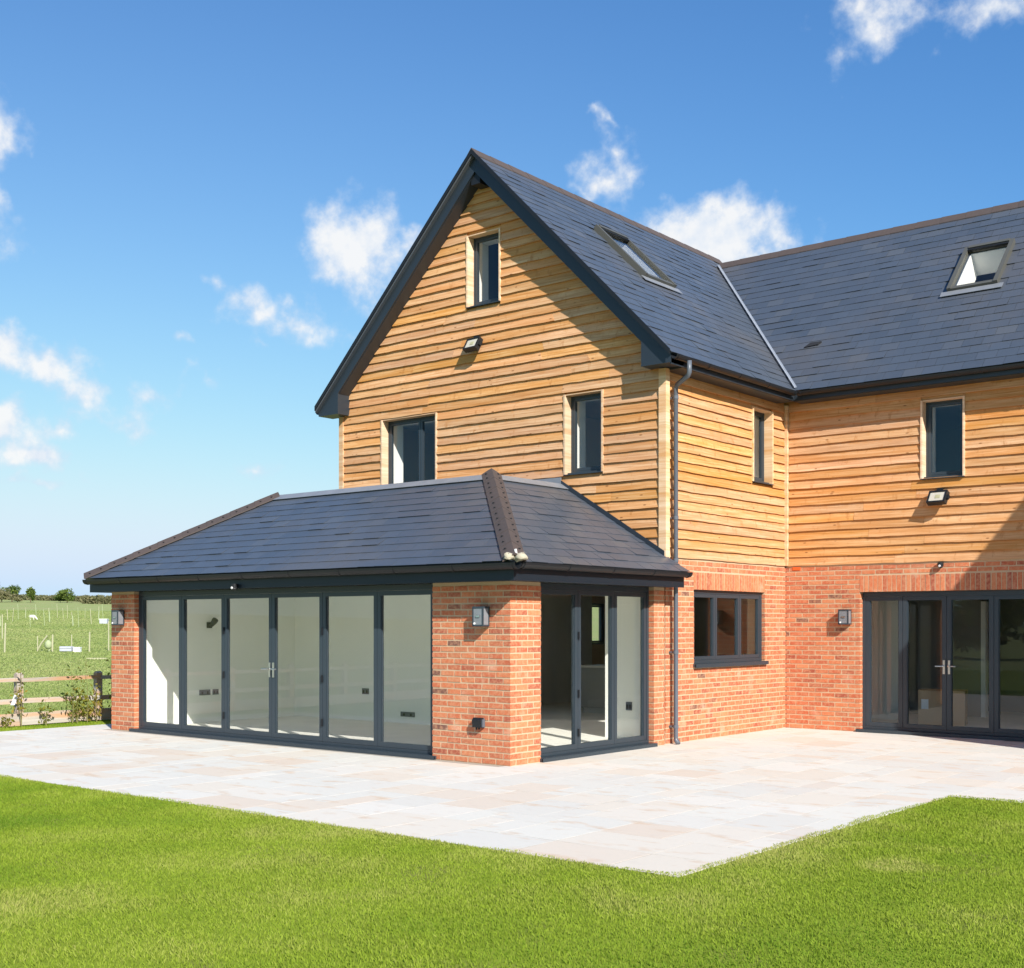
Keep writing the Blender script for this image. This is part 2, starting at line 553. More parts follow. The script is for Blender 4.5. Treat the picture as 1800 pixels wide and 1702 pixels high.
    t = NT('field_ground'); geo = t.n('ShaderNodeNewGeometry'); pos = geo.outputs['Position']
    n1 = t.noise(pos, 6, 6, .7); n2 = t.noise(pos, .16, 5, .65); n3 = t.noise(pos, .7, 4)
    c = t.mix(n1, (.23, .29, .095), (.33, .375, .14)); c = t.mix(t.ramp(n2, [(.42, (0, 0, 0)), (.65, (.8, .8, .8))]), c, (.34, .33, .15))
    c = t.mix(t.ramp(n3, [(.55, (0, 0, 0)), (.72, (.5, .5, .5))]), c, (.17, .25, .07))
    t.set(Base_Color=c, Roughness=.95); t.p.inputs['Specular IOR Level'].default_value = .1; M['field_ground'] = t.m

    # blades and leaves: colour of its own in an attribute
    def leafy(name, a, b, c3, trans=.35):
        t = NT(name); at = t.n('ShaderNodeAttribute', attribute_name='tint')
        col = t.ramp(at.outputs['Fac'], [(0, a), (.5, b), (1, c3)])
        t.set(Base_Color=col, Roughness=.7); t.p.inputs['Specular IOR Level'].default_value = .10
        tr = t.n('ShaderNodeBsdfTranslucent'); t.l(col, tr.inputs['Color'])
        mx = t.n('ShaderNodeMixShader'); mx.inputs[0].default_value = trans
        t.l(t.p.outputs[0], mx.inputs[1]); t.l(tr.outputs[0], mx.inputs[2]); t.l(mx.outputs[0], t.out.inputs['Surface'])
        M[name] = t.m
    leafy('grass_blade', (.120, .220, .018), (.265, .352, .034), (.40, .40, .12))
    leafy('field_blade', (.23, .31, .085), (.35, .41, .145), (.44, .43, .20))
    leafy('bush_leaf', (.07, .11, .025), (.13, .19, .04), (.19, .235, .06))
    leafy('hazed_hedge_leaf', (.15, .165, .075), (.24, .235, .12), (.32, .28, .16))  # leaf colour lightened to stand in for distance haze
    leafy('sapling_leaf', (.05, .08, .02), (.24, .24, .035), (.36, .26, .05), .45)
    # glass
    t = NT('glass'); t.t.nodes.remove(t.p)
    tr = t.n('ShaderNodeBsdfTransparent'); tr.inputs['Color'].default_value = (.988, .995, .990, 1)
    gl = t.n('ShaderNodeBsdfGlossy'); gl.inputs['Roughness'].default_value = .0
    fr = t.n('ShaderNodeLayerWeight'); fr.inputs['Blend'].default_value = .5
    fac = t.math('MULTIPLY_ADD', t.math('POWER', fr.outputs['Facing'], 5.0), .90, .032, clamp=True)   # Schlick, the same from either side
    mx = t.n('ShaderNodeMixShader'); t.l(fac, mx.inputs[0]); t.l(tr.outputs[0], mx.inputs[1]); t.l(gl.outputs[0], mx.inputs[2])
    t.l(mx.outputs[0], t.out.inputs['Surface']); M['glass'] = t.m


make_materials()

# ================================================================== large structure
YE, YM, XW, XE, XEL = -3.45, 3.72, -0.03, 0.0, -8.32
PEF, PER, PEL = Pl('-y', YE), Pl('+x', XE), Pl('-x', XEL)
PWS, PMF, PG = Pl('+x', XW), Pl('-y', YM), Pl('-y', 0.0)
BT = 2.66                                                  # top of the brickwork

# ---- field: one sheet to the horizon, rising gently away from the house
WDIR = Vector((-.85, .53, 0)).normalized()


def field_z(x, y):
    s = (x - CAM.x) * WDIR.x + (y - CAM.y) * WDIR.y
    t = max(0.0, s - 26.0)
    return -0.035 + .0292 * t * (t / (t + 5.0))


def at_px(u, v0, depth):
    """point on the field seen in direction u at the given depth"""
    d = F + R * ((u - 900) / 2190.0)
    x = CAM.x + d.x * depth; y = CAM.y + d.y * depth
    return Vector((x, y, field_z(x, y)))


mb = MB()
NX = 90
xs = [-700 + 1400 * (i / NX) for i in range(NX + 1)]
side = Vector((-WDIR.y, WDIR.x, 0))
ss = [-500, -200, -100, -50, 0, 10, 20, 24, 26, 28, 30, 33, 36, 40, 45, 52, 60, 70, 85, 100, 125, 150, 180, 205, 250, 300, 500, 1500]
for s in ss:
    for k in range(41):
        q = (k - 20) / 20.0
        lat = math.copysign(abs(q) ** 2.2, q) * 900
        p = Vector((CAM.x, CAM.y, 0)) + WDIR * s + side * lat
        z = field_z(p.x, p.y)
        if s > 300: z = field_z(*(Vector((CAM.x, CAM.y, 0)) + WDIR * 250 + side * lat).xy)
        mb.v.append((p.x, p.y, z))
for i in range(len(ss) - 1):
    for k in range(40):
        a = i * 41 + k
        mb.f.append((a, a + 1, a + 42, a + 41))
field = mb.build('field', M['field_ground'], smooth=True); tag(field, kind='structure')

# ---- lawn ground
PX0, PX1, PY0, PY1 = -9.3, 4.95, -7.75, -2.62             # patio outline
lawn_rects = [(-10.15, 30, -24, PY0), (PX1, 30, PY0, PY1), (-10.15, PX0, PY0, 6.0)]
mb = MB()
for x0, x1, y0, y1 in lawn_rects:
    mb.box(x0, x1, y0, y1, -.06, -.005)
lawn = mb.build('lawn', M['lawn_ground']); tag(lawn, kind='structure')

# ---- patio: bed and stones
mb = MB()
mb.box(PX0, PX1, PY0, YE - .001, -.07, -.0016)
mb.box(0, PX1, YE - .001, YM, -.07, -.0016)
mb.box(PX1, 14, PY1, YM, -.07, -.0016)
mb.box(PX0, -8.32, YE - .001, 5, -.07, -.0016)
patio = mb.build('patio', M['grout']); tag(patio, kind='structure')


def in_patio(x, y):
    if PX0 < x < PX1 and PY0 < y < YE: return True
    if 0 < x < PX1 and YE <= y < YM: return True
    if PX1 <= x < 12 and PY1 < y < YM: return True
    if PX0 < x < -8.32 and YE <= y < 1.5: return True
    return False


U = .2975
nx_, ny_ = int(22 / U), int(12.5 / U)
occ = [[not in_patio(PX0 + (i + .5) * U, PY0 + (j + .5) * U) for j in range(ny_)] for i in range(nx_)]
stones = []
prs = random.Random(5)
for j in range(ny_):
    for i in range(nx_):
        if occ[i][j]: continue
        opts = [(3, 2), (2, 2), (2, 3), (2, 1), (3, 2), (2, 2), (1, 2), (1, 1)]
        prs.shuffle(opts); opts.append((1, 1))
        for w, h in opts:
            if (w, h) == (1, 1) and opts.index((w, h)) < 5: continue
            if i + w <= nx_ and j + h <= ny_ and all(not occ[a][b] for a in range(i, i + w) for b in range(j, j + h)):
                for a in range(i, i + w):
                    for b in range(j, j + h): occ[a][b] = True
                stones.append((PX0 + i * U, PY0 + j * U, w, h)); break


def stone_mesh(w, h, rs):
    """riven slab with uneven edge, top at z 0"""
    x1, y1 = w * U, h * U
    g = .0045
    n = 4
    pts = []
    for k in range(n): pts.append((g + (x1 - 2 * g) * k / n, g + rs.uniform(-.004, .004)))
    for k in range(n): pts.append((x1 - g + rs.uniform(-.004, .004), g + (y1 - 2 * g) * k / n))
    for k in range(n): pts.append((x1 - g - (x1 - 2 * g) * k / n, y1 - g + rs.uniform(-.004, .004)))
    for k in range(n): pts.append((g + rs.uniform(-.004, .004), y1 - g - (y1 - 2 * g) * k / n))
    b = MB(); b.prism([(x, y, -.03) for x, y in pts], [(x, y, rs.uniform(-.0003, .0003)) for x, y in pts])
    return b.mesh('paving_stone', M['paving'])


stone_var = {}
stones.sort(key=lambda s: (s[0] + .4 - CAM.x) ** 2 + (s[1] + .3 - CAM.y) ** 2)
rest = []
for idx, (x, y, w, h) in enumerate(stones):
    if idx < 300:
        key = (w, h, idx % 4)
        if key not in stone_var: stone_var[key] = stone_mesh(w, h, prs)
        o = put('paving_stone', stone_var[key], patio, (x, y, prs.uniform(-.0004, .0004)))
        o.rotation_euler = (prs.uniform(-.0004, .0004), prs.uniform(-.0004, .0004), 0)
    else:
        rest.append((x, y, w, h))


def tint_attr(me, vals, faces_each):
    a = me.attributes.new('tint', 'FLOAT', 'FACE')
    a.data.foreach_set('value', np.repeat(np.asarray(vals, dtype=np.float32), faces_each))


if rest:
    b = MB()
    for x, y, w, h in rest: b.box(x + .006, x + w * U - .006, y + .006, y + h * U - .006, -.03, prs.uniform(-.0006, .0006))
    o = b.build('paving_stones', M['paving'], patio); tint_attr(o.data, [prs.random() for _ in rest], 6); tag(o, kind='stuff')

# ================================================================== the house
house = thing('house', 'new gabled house of larch boards over orange brick with dark slate roofs', 'house')

DF = (-7.69, -1.266, .045, 2.211)                          # openings: u0,u1,z0,z1
DR = (-2.854, -.30, .045, 2.211)
WB = (.823, 3.0, 1.115, 2.20)
DM = (1.25, 5.38, .05, 2.20)
BRK_DEEP = .004


def grow(h, e=.005): return (h[0] - e, h[1] + e, h[2] - e, h[3] + e)


def low(h, d=.05): return (h[0], h[1], h[2] - d, h[3])


def brick_core(pl, u0, u1, z1, holes, thick=.3):
    b = MB(); panel(b, pl, u0, u1, -.05, z1, BRK_DEEP, thick, [grow(h) for h in holes])
    return b.build('brick_wall', M['mortar'], house)


core_ef = brick_core(PEF, XEL + BRK_DEEP, XE - BRK_DEEP, 2.212, [DF])
core_er = brick_core(PER, YE + .3, -.03, 2.212, [DR])
core_ws = brick_core(PWS, 0.05, YM, BT, [WB])
core_mf = brick_core(PMF, XW - .3 + .31, 6.19, BT, [DM])
b = MB()
PEL.box(b, YE + .3, 0.3, BRK_DEEP, .466, -.05, 2.212)
b.box(-7.853, -6.601, .001, .3, -.05, 2.212)
core_el = b.build('brick_wall', M['mortar'], house)

# bricks
BL, BH, BD, JT = .207, .0565, .1025, .018
bricks = []                                                # (plane, u0, u1, z0, z1, depth, core)


def lay(pl, core, u0, u1, zt, holes, soldiers=(), start=None, end=None, phase=0.0):
    """stretcher bond; start/end give the inset of odd and even courses at a corner"""
    for k in range(int((zt + .002) / .075)):
        z0 = k * .075 + .009; z1 = z0 + BH; zc = (z0 + z1) / 2
        a0 = u0 + (start[k % 2] if start else 0); a1 = u1 - (end[k % 2] if end else 0)
        spans = [(a0, a1)]
        for h in list(holes) + list(soldiers):
            if z1 > h[2] + .02 and z0 < h[3] - .008:
                nxt = []
                for s0, s1 in spans:
                    if h[1] <= s0 or h[0] >= s1: nxt.append((s0, s1)); continue
                    if h[0] > s0: nxt.append((s0, h[0]))
                    if h[1] < s1: nxt.append((h[1], s1))
                spans = nxt
        for s0, s1 in spans:
            off = phase + (k % 2) * .1125
            m = math.floor((s0 - off) / .225)
            cuts = []
            while off + m * .225 < s1:
                c0 = max(s0, off + m * .225); c1 = min(s1, off + m * .225 + BL); m += 1
                if c1 - c0 > .035: cuts.append([c0, c1])
            if cuts:
                cuts[0][0] = s0; cuts[-1][1] = s1
            for c0, c1 in cuts: bricks.append((pl, c0, c1, z0, z1, BD, core))
    for h in soldiers:
        n = round((h[1] - h[0]) / .0755)
        w = (h[1] - h[0]) / n
        for i in range(n):
            bricks.append((pl, h[0] + i * w + .007, h[0] + (i + 1) * w - .007, h[2] + .004, h[3] - .01, BD, core))


lay(PEF, core_ef, XEL, XE, 2.212, [low(DF)], end=(0, BD + JT), phase=-.215)
lay(PER, core_er, YE, -.03, 2.212, [low(DR)], start=(BD + JT, 0), phase=YE + BD + JT)
lay(PWS, core_ws, 0.05, YM, BT, [low(WB)], [(WB[0] - .01, WB[1] + .01, 2.20, 2.465)], phase=.03)
lay(PMF, core_mf, XW, 6.19, BT, [low(DM)], [(DM[0] - .01, DM[1] + .01, 2.20, 2.465)], phase=.05)


def bdist(q):
    w = Vector(q[0].w((q[1] + q[2]) / 2, 0, q[3])); return (w - CAM).length


brs = random.Random(3)


def brick_box(L, D, H, rs, j=.0022):
    b = MB(); b.box(0, L, 0, D, 0, H)
    b.v = [(x + rs.uniform(-j, j), y + (rs.uniform(-j, j) if y < D / 2 else 0), z + rs.uniform(-j, j)) for x, y, z in b.v]
    return b


bvars = [brick_box(BL, BD, BH, brs).mesh('brick', M['brick']) for _ in range(8)]
bricks.sort(key=bdist)
for q in bricks[:300]:
    pl, u0, u1, z0, z1, dd, core = q
    o = put('brick', brs.choice(bvars), core)
    o.matrix_local = pl.matrix(u0, z0, brs.uniform(-.0015, .0015)) @ Matrix.Diagonal(((u1 - u0) / BL, 1, (z1 - z0) / BH, 1))
V = []; Fc = []
for q in bricks[300:]:
    pl, u0, u1, z0, z1, dd, core = q
    bb = brick_box(u1 - u0, dd, z1 - z0, brs); mt = pl.matrix(u0, z0, brs.uniform(-.0015, .0015)); o0 = len(V)
    V += [tuple(mt @ Vector(p)) for p in bb.v]; Fc += [tuple(i + o0 for i in f) for f in bb.f]
me = bpy.data.meshes.new('brickwork'); me.from_pydata(V, [], Fc); me.materials.append(M['brick']); me.update()
tint_attr(me, [brs.random() for _ in bricks[300:]], 6)
tag(put('brickwork', me, house), kind='stuff')

# ---- timber walls (sheathing) and boards
WG1 = (-3.69, -2.985, 6.73, 7.87)                          # gable top
WG2 = (-1.755, -1.04, 3.925, 5.12)
WG3 = (-5.607, -4.329, 3.90, 5.14)
WS1 = (2.558, 3.235, 3.94, 5.11)
WM1 = (2.23, 2.90, 3.91, 5.10)
GX = -3.3


def soffit_z(x): return 8.74 - abs(x - GX)


def lining_in(h): return (h[0] + .012, h[1] - .012, h[2] + .005, h[3] - .006)


b = MB()
panel(b, PG, -6.6, XW - .03, BT, 5.4, .0, .25, [lining_in(WG2), lining_in(WG3)])
for x0, x1 in ((-6.6, WG1[0] + .012), (WG1[1] - .012, XW - .03)):
    p = [(x0, 5.4), (x1, 5.4), (x1, max(5.42, soffit_z(x1))), (x0, max(5.42, soffit_z(x0)))]
    b.prism([(x, 0, z) for x, z in p], [(x, .25, z) for x, z in p])
x0, x1 = WG1[0] + .012, WG1[1] - .012
b.box(x0, x1, 0, .25, 5.4, WG1[2])
p = [(x0, WG1[3] - .006), (x1, WG1[3] - .006), (x1, soffit_z(x1)), (GX, soffit_z(GX)), (x0, soffit_z(x0))]
b.prism([(x, 0, z) for x, z in p], [(x, .25, z) for x, z in p])
shell_g = b.build('timber_wall', M['board'], house)
b = MB(); panel(b, PWS, .25, YM + .03, BT, 5.4, .03, .25, [lining_in(WS1)]); shell_s = b.build('timber_wall', M['board'], house)
b = MB(); panel(b, PMF, XW - .25, 6.19, BT, 5.4, .03, .25, [lining_in(WM1)]); shell_m = b.build('timber_wall', M['board'], house)
wrs = random.Random(17)
EXPO = .139


def board(pl, parent, ub0, ub1, ut0, ut1, z0, zt, n_out, n_top, n_back):
    """one feather-edge board: thick wavy lower edge, thin upper edge; ends may slope (ub = bottom, ut = top)"""
    L = ub1 - ub0; n = max(2, int(L / .17)); b = MB(); pts = []
    zoff = wrs.uniform(-.003, .003); tilt = wrs.uniform(-.003, .003); nj = wrs.uniform(-.004, .004)
    ph = wrs.uniform(0, 9); am = wrs.uniform(.001, .004)
    for i in range(n + 1):
        t = i / n; ub = ub0 + L * t; ut = ut0 + (ut1 - ut0) * t
        zb = z0 + zoff + tilt * (t - .5) + am * math.sin(ub * 3.1 + ph) + wrs.uniform(-.0045, .0045)
        no = n_out + nj + .003 * math.sin(ub * 2.3 + ph * 2)
        pts += [pl.w(ub, no, zb), pl.w(ut, n_top, zt), pl.w(ub, n_back, zb + .003), pl.w(ut, n_back, zt)]
    fs = []
    for i in range(n):
        a = i * 4; c = a + 4
        fs += [(a, c, c + 1, a + 1), (a, a + 2, c + 2, c)]
    fs += [(0, 1, 3, 2), (n * 4, n * 4 + 2, n * 4 + 3, n * 4 + 1)]
    b.poly(pts, fs)
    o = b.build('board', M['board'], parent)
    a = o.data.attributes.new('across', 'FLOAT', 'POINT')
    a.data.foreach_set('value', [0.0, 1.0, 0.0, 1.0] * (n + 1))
    return o


def board_wall(pl, parent, lim, z_start, z_end, holes, n_face, maxlen):
    k = 0; joints = []
    while True:
        z0 = z_start + k * EXPO
        if z0 > z_end: break
        zt = z0 + EXPO + .022; k += 1
        b0, b1 = lim(z0); t0, t1 = lim(min(zt, z_end + .3))
        if b1 - b0 < .12: break
        spans = [(b0, b1, t0, t1)]
        zc0, zc1 = z0 + .012, z0 + EXPO - .012
        for h in holes:
            if zc1 > h[2] and zc0 < h[3]:
                nx = []
                for s in spans:
                    if h[1] <= s[0] or h[0] >= s[1]: nx.append(s); continue
                    if h[0] - s[0] > .03: nx.append((s[0], h[0], s[2], h[0]))
                    if s[1] - h[1] > .03: nx.append((h[1], s[1], h[1], s[3]))
                spans = nx
        for s in spans:
            L = s[1] - s[0]; parts = 1
            cuts = [0.0]
            if L > maxlen:
                c = wrs.uniform(.3, .7) * maxlen
                while c < L - .5:
                    cuts.append(c / L); c += wrs.uniform(.75, 1.1) * maxlen
            cuts.append(1.0)
            for i in range(len(cuts) - 1):
                f0, f1 = cuts[i], cuts[i + 1]; g0 = .0012 if i else 0; g1 = .0012 if i < len(cuts) - 2 else 0
                board(pl, parent, s[0] + L * f0 + g0, s[0] + L * f1 - g1, s[2] + (s[3] - s[2]) * f0 + g0, s[2] + (s[3] - s[2]) * f1 - g1, z0, zt, n_face - .033, n_face - .002, n_face + .012)


def gable_lim(z):
    hw = min(3.235, 8.73 - z)
    return (max(-6.52, GX - hw), min(-.075, GX + hw))


board_wall(PG, shell_g, gable_lim, BT - .012, 8.6, [WG1, WG2, WG3], -.016, 3.3)
board_wall(PWS, shell_s, lambda z: (.045, YM - .03), BT - .012, 5.24, [WS1], .014, 4.2)
board_wall(PMF, shell_m, lambda z: (XW + .06, 6.1), BT - .012, 5.24, [WM1], .014, 3.6)
# corner posts
b = MB(); b.box(-.075, .045, -.062, .04, BT - .03, 5.29); b.build('corner_post', M['trim'], house)
b = MB(); b.box(-6.625, -6.525, -.06, .04, BT, 5.29); b.build('corner_post', M['trim'], house)
b = MB(); b.box(XW + .0, XW + .055, YM - .055, YM - .0, BT - .01, 5.27); b.build('corner_post', M['trim'], house)
b = MB(); b.box(-.085, .055, -.075, .03, BT - .085, BT - .035); b.build('post_foot', M['white_paint'], house)
b = MB(); b.box(XW, XW + .012, .17, .225, BT - .10, BT - .03); b.box(.10, .23, YM - .010, YM, BT - .085, BT - .035)
o = b.build('cavity_tray', M['orange_brick'], house); tag(o, 'bright orange red pieces just below the boards')


# ---- glazing
def glazed(name, pl, h, cuts, set_in, opt):
    """frame, sashes, panes (and handles) in opening h; cuts are the mullion centres"""
    u0, u1, z0, z1 = h
    fw, sw, fd = opt.get('fw', .045), opt.get('sw', .062), opt.get('fd', .07)
    n0, n1 = set_in, set_in + fd
    b = MB()
    pl.box(b, u0, u0 + fw, n0, n1, z0, z1); pl.box(b, u1 - fw, u1, n0, n1, z0, z1)
    pl.box(b, u0 + fw, u1 - fw, n0, n1, z1 - opt.get('head', fw), z1); pl.box(b, u0 + fw, u1 - fw, n0, n1, z0, z0 + opt.get('foot', fw))
    root = b.build(name, M['anthracite'], house)
    edges = [u0 + fw] + list(cuts) + [u1 - fw]
    zb, zt = z0 + opt.get('foot', fw), z1 - opt.get('head', fw)
    for i in range(len(edges) - 1):
        a, c = edges[i] + .003, edges[i + 1] - .003
        if opt.get('glass_only') and i in opt['glass_only']: s = .012
        else: s = sw
        b = MB(); m0, m1 = n0 + .006, n1 - .006
        pl.box(b, a, a + s, m0, m1, zb + .003, zt - .003); pl.box(b, c - s, c, m0, m1, zb + .003, zt - .003)
        pl.box(b, a + s, c - s, m0, m1, zt - .003 - s, zt - .003); pl.box(b, a + s, c - s, m0, m1, zb + .003, zb + .003 + s)
        # inner bead line
        pl.box(b, a + s, a + s + .012, m0 + .012, m1 - .012, zb + s, zt - s); pl.box(b, c - s - .012, c - s, m0 + .012, m1 - .012, zb + s, zt - s)
        b.build('sash', M['anthracite'], root)
        b = MB(); nm = (m0 + m1) / 2
        pl.box(b, a + s - .004, c - s + .004, nm - .003, nm + .003, zb + s, zt - s)
        b.build('pane', M['glass'], root)
    if opt.get('sill'):
        b = MB(); e, zz, pr = opt['sill']
        pl.box(b, u0 - e, u1 + e, -pr, n1, z0 - zz, z0 - .002)
        pl.box(b, u0 - e, u1 + e, -pr - .004, -pr + .012, z0 - zz - .012, z0 - .006)
        b.build('sill', M['anthracite'], root)
    for hu, hz, sgn in opt.get('handles', ()):
        b = MB()
        pl.box(b, hu - .016, hu + .016, n0 - .006, n0 + .006, hz - .12, hz + .09)
        p0 = Vector(pl.w(hu, n0 - .004, hz)); p1 = Vector(pl.w(hu, n0 - .05, hz)); p2 = Vector(pl.w(hu + sgn * .115, n0 - .055, hz))
        b.tube([p0, p1, p1 + (p2 - p1) * .1, p2], .0105, 8)
        b.build('handle', M['steel'], root)
    for hu, hz in opt.get('hinges', ()):
        b = MB(); pl.box(b, hu - .012, hu + .012, n0 - .014, n0 + .004, hz - .05, hz + .05); b.build('hinge', M['black_plastic'], root)
    return root


cF = [-6.585, -5.545, -4.465, -3.40, -2.34]
glazed('bifold_door', PEF, (DF[0], DF[1], .048, 2.208), cF, .085,
       dict(fw=.05, sw=.062, head=.07, foot=.04, sill=(.07, .04, .045), handles=[(-4.505, 1.06, -1), (-4.425, 1.06, 1)],
            hinges=[(c, z) for c in (-5.545, -3.40) for z in (.35, .95, 1.6)]))
glazed('bifold_door', PER, (DR[0], DR[1], .048, 2.208), [-1.96, -1.135], .085,
       dict(fw=.05, sw=.062, head=.07, foot=.04, sill=(.02, .04, .045), hinges=[(-1.96, z) for z in (.3, .8, 1.55)]))
cM = [1.90, 2.583, 3.285, 3.97, 4.67]
glazed('bifold_door', PMF, (DM[0], DM[1], .05, 2.198), cM, .10,
       dict(fw=.05, sw=.062, head=.07, foot=.04, sill=(.05, .035, .05), handles=[(2.543, 1.06, -1), (2.623, 1.06, 1)]))
glazed('window', Pl('-x', -6.6), (1.2, 3.6, .9, 2.1), [2.0, 2.8], .08, dict(fw=.05, sw=.05))  # unseen window, added to let daylight into the dark room
glazed('window', Pl('-x', -6.6), (7.02, 7.72, 1.25, 2.15), [], .08, dict(fw=.04, sw=.04))
glazed('window', PWS, WB, [1.54, 2.285], .055, dict(fw=.05, sw=.052, sill=(.03, .045, .05)))


def lined_window(pl, h, proud, cuts, rec=.125):
    """grey window in a pale timber lining that stands proud of the boards"""
    u0, u1, z0, z1 = h
    root = glazed('window', pl, (u0 + .03, u1 - .03, z0 + .03, z1 - .014), cuts, rec - .0, dict(fw=.03, sw=.04, fd=.06))
    b = MB()
    pl.box(b, u0, u0 + .03, -proud, rec + .06, z0, z1); pl.box(b, u1 - .03, u1, -proud, rec + .06, z0, z1)
    pl.box(b, u0 + .03, u1 - .03, -proud + .012, rec + .06, z1 - .014, z1)
    b.build('lining', M['trim'], root)
    b = MB(); pl.box(b, u0 + .01, u1 - .005, -proud - .02, rec + .06, z0 - .012, z0 - .001); pl.box(b, u0 + .03, u1 - .03, rec - .09, rec + .06, z0 + .001, z0 + .03)
    b.build('sill', M['anthracite'], root)
    # plastered reveal inside
    b = MB(); t = rec + .062
    pl.box(b, u0 + .032, u0 + .05, t, t + .28, z0 + .03, z1 - .03); pl.box(b, u1 - .05, u1 - .032, t, t + .28, z0 + .03, z1 - .03)
    pl.box(b, u0 + .05, u1 - .05, t, t + .28, z1 - .046, z1 - .03); pl.box(b, u0 + .05, u1 - .05, t, t + .30, z0 + .012, z0 + .03)
    b.build('reveal', M['white_paint'], root)
    return root


lined_window(PG, WG1, .052, [], .10)
lined_window(PG, WG2, .052, [], .10)
lined_window(PG, WG3, .052, [(-4.83)], .10)
lined_window(PWS, WS1, .030, [], .12)
lined_window(PMF, WM1, .030, [], .12)

# ---- roofs
RT = 9.05


class Slope:
    def __init__(self, o, eu, ev, poly):
        self.o = Vector(o); self.u = Vector(eu); self.v = Vector(ev); self.n = self.u.cross(self.v)
        if self.n.z < 0: self.n = -self.n
        self.poly = poly

    def w(self, u, v, h=0.0): return self.o + self.u * u + self.v * v + self.n * h


S2 = math.sqrt(.5)
VL = 3.6 / S2
VM = VL - .37                                             # the main ridge is lower
MRY, MRZ = 3.39 + VM * S2, 5.45 + VM * S2
SW = Slope((.30, 0, 5.45), (0, 1, 0), (-S2, 0, S2), [(-.36, 0), (3.39, 0), (6.99, VL), (-.36, VL)])
SM = Slope((0, 3.39, 5.45), (1, 0, 0), (0, S2, S2), [(.30, 0), (6.3, 0), (6.3, VM), (.30 - VM * S2, VM)])
ca, sa = math.cos(math.atan(.618)), math.sin(math.atan(.618))
HS = 2.15; VE = HS / ca
SEF = Slope((0, -3.81, 2.44), (1, 0, 0), (0, ca, sa), [(-8.51, 0), (.36, 0), (.36 - HS, VE), (-8.51 + HS, VE)])
SER = Slope((.36, 0, 2.44), (0, 1, 0), (-ca, 0, sa), [(-3.81, 0), (0.02, 0), (0.02, VE), (-3.81 + HS, VE)])
SEL = Slope((-8.51, 0, 2.44), (0, 1, 0), (ca, 0, sa), [(-3.81, 0), (0.0, 0), (0.0, VE), (-3.81 + HS, VE)])


def clip(poly, region):
    out = poly
    n = len(region)
    area = sum(region[i][0] * region[(i + 1) % n][1] - region[(i + 1) % n][0] * region[i][1] for i in range(n))
    reg = region if area > 0 else region[::-1]
    for i in range(n):
        ax, ay = reg[i]; bx, by = reg[(i + 1) % n]; inp = out; out = []
        if not inp: return []
        def sd(p): return (bx - ax) * (p[1] - ay) - (by - ay) * (p[0] - ax)
        for j in range(len(inp)):
            p, q = inp[j], inp[(j + 1) % len(inp)]; sp, sq = sd(p), sd(q)
            if sp >= 0: out.append(p)
            if (sp >= 0) != (sq >= 0):
                t = sp / (sp - sq); out.append((p[0] + (q[0] - p[0]) * t, p[1] + (q[1] - p[1]) * t))
    return out


def deck(sl, top=-.010, bottom=-.034, holes=()):
    b = MB(); vmax = max(p[1] for p in sl.poly)
    us = [p[0] for p in sl.poly]
    # rectangular cut-outs: split the polygon round the holes
    pieces = [sl.poly]
    for h in holes:
        new = []
        for p in pieces:
            for reg in ([(-50, -50), (50, -50), (50, h[2]), (-50, h[2])], [(-50, h[3]), (50, h[3]), (50, 50), (-50, 50)],
                        [(-50, h[2]), (h[0], h[2]), (h[0], h[3]), (-50, h[3])], [(h[1], h[2]), (50, h[2]), (50, h[3]), (h[1], h[3])]):
                c = clip(p, reg)
                if len(c) > 2: new.append(c)
        pieces = new
    for p in pieces:
        b.prism([sl.w(u, v, bottom) for u, v in p], [sl.w(u, v, top) for u, v in p])
    return b


# rooflights, u0,u1,v0,v1 on the slope
SKW = (1.60, 2.52, 2.43, 3.80)
SKM = (2.19, 2.985, 2.20, 3.42)
inner = lambda h: (h[0] + .09, h[1] - .09, h[2] + .10, h[3] - .08)
roof_w = deck(SW, holes=[inner(SKW)]).build('slate_roof', M['slate'], house)
roof_m = deck(SM, holes=[inner(SKM)]).build('slate_roof', M['slate'], house)
roof_ef = deck(SEF).build('slate_roof', M['slate'], house)
roof_er = deck(SER).build('slate_roof', M['slate'], house)
b = deck(SEL)
b.prism([(-6.9, -.36, 5.45), (-3.3, -.36, 9.05), (-3.3, 10.6, 9.05), (-6.9, 10.6, 5.45)], [(-6.9, -.36, 5.36), (-3.3, -.36, 8.96), (-3.3, 10.6, 8.96), (-6.9, 10.6, 5.36)])
b.prism([(-3.0, MRY, MRZ), (6.3, MRY, MRZ), (6.3, 10.7, 5.45), (-3.0, 10.7, 5.45)], [(-3.0, MRY, MRZ - .09), (6.3, MRY, MRZ - .09), (6.3, 10.7, 5.36), (-3.0, 10.7, 5.36)])
b.prism([(-3.3, 6.73, 9.035), (-2.96, 6.73, 8.695), (.3, 10.0, 5.435), (.3, 10.6, 5.435), (-3.3, 10.6, 9.035)], [(-3.3, 6.73, 8.96), (-2.96, 6.73, 8.62), (.3, 10.0, 5.36), (.3, 10.6, 5.36), (-3.3, 10.6, 8.96)])
roof_back = b.build('slate_roof', M['slate'], house)

srs = random.Random(23)
SWD, SEX = .30, .20
slates = []                                                 # (dist, slope, roof, poly2d, u0, v0, full)


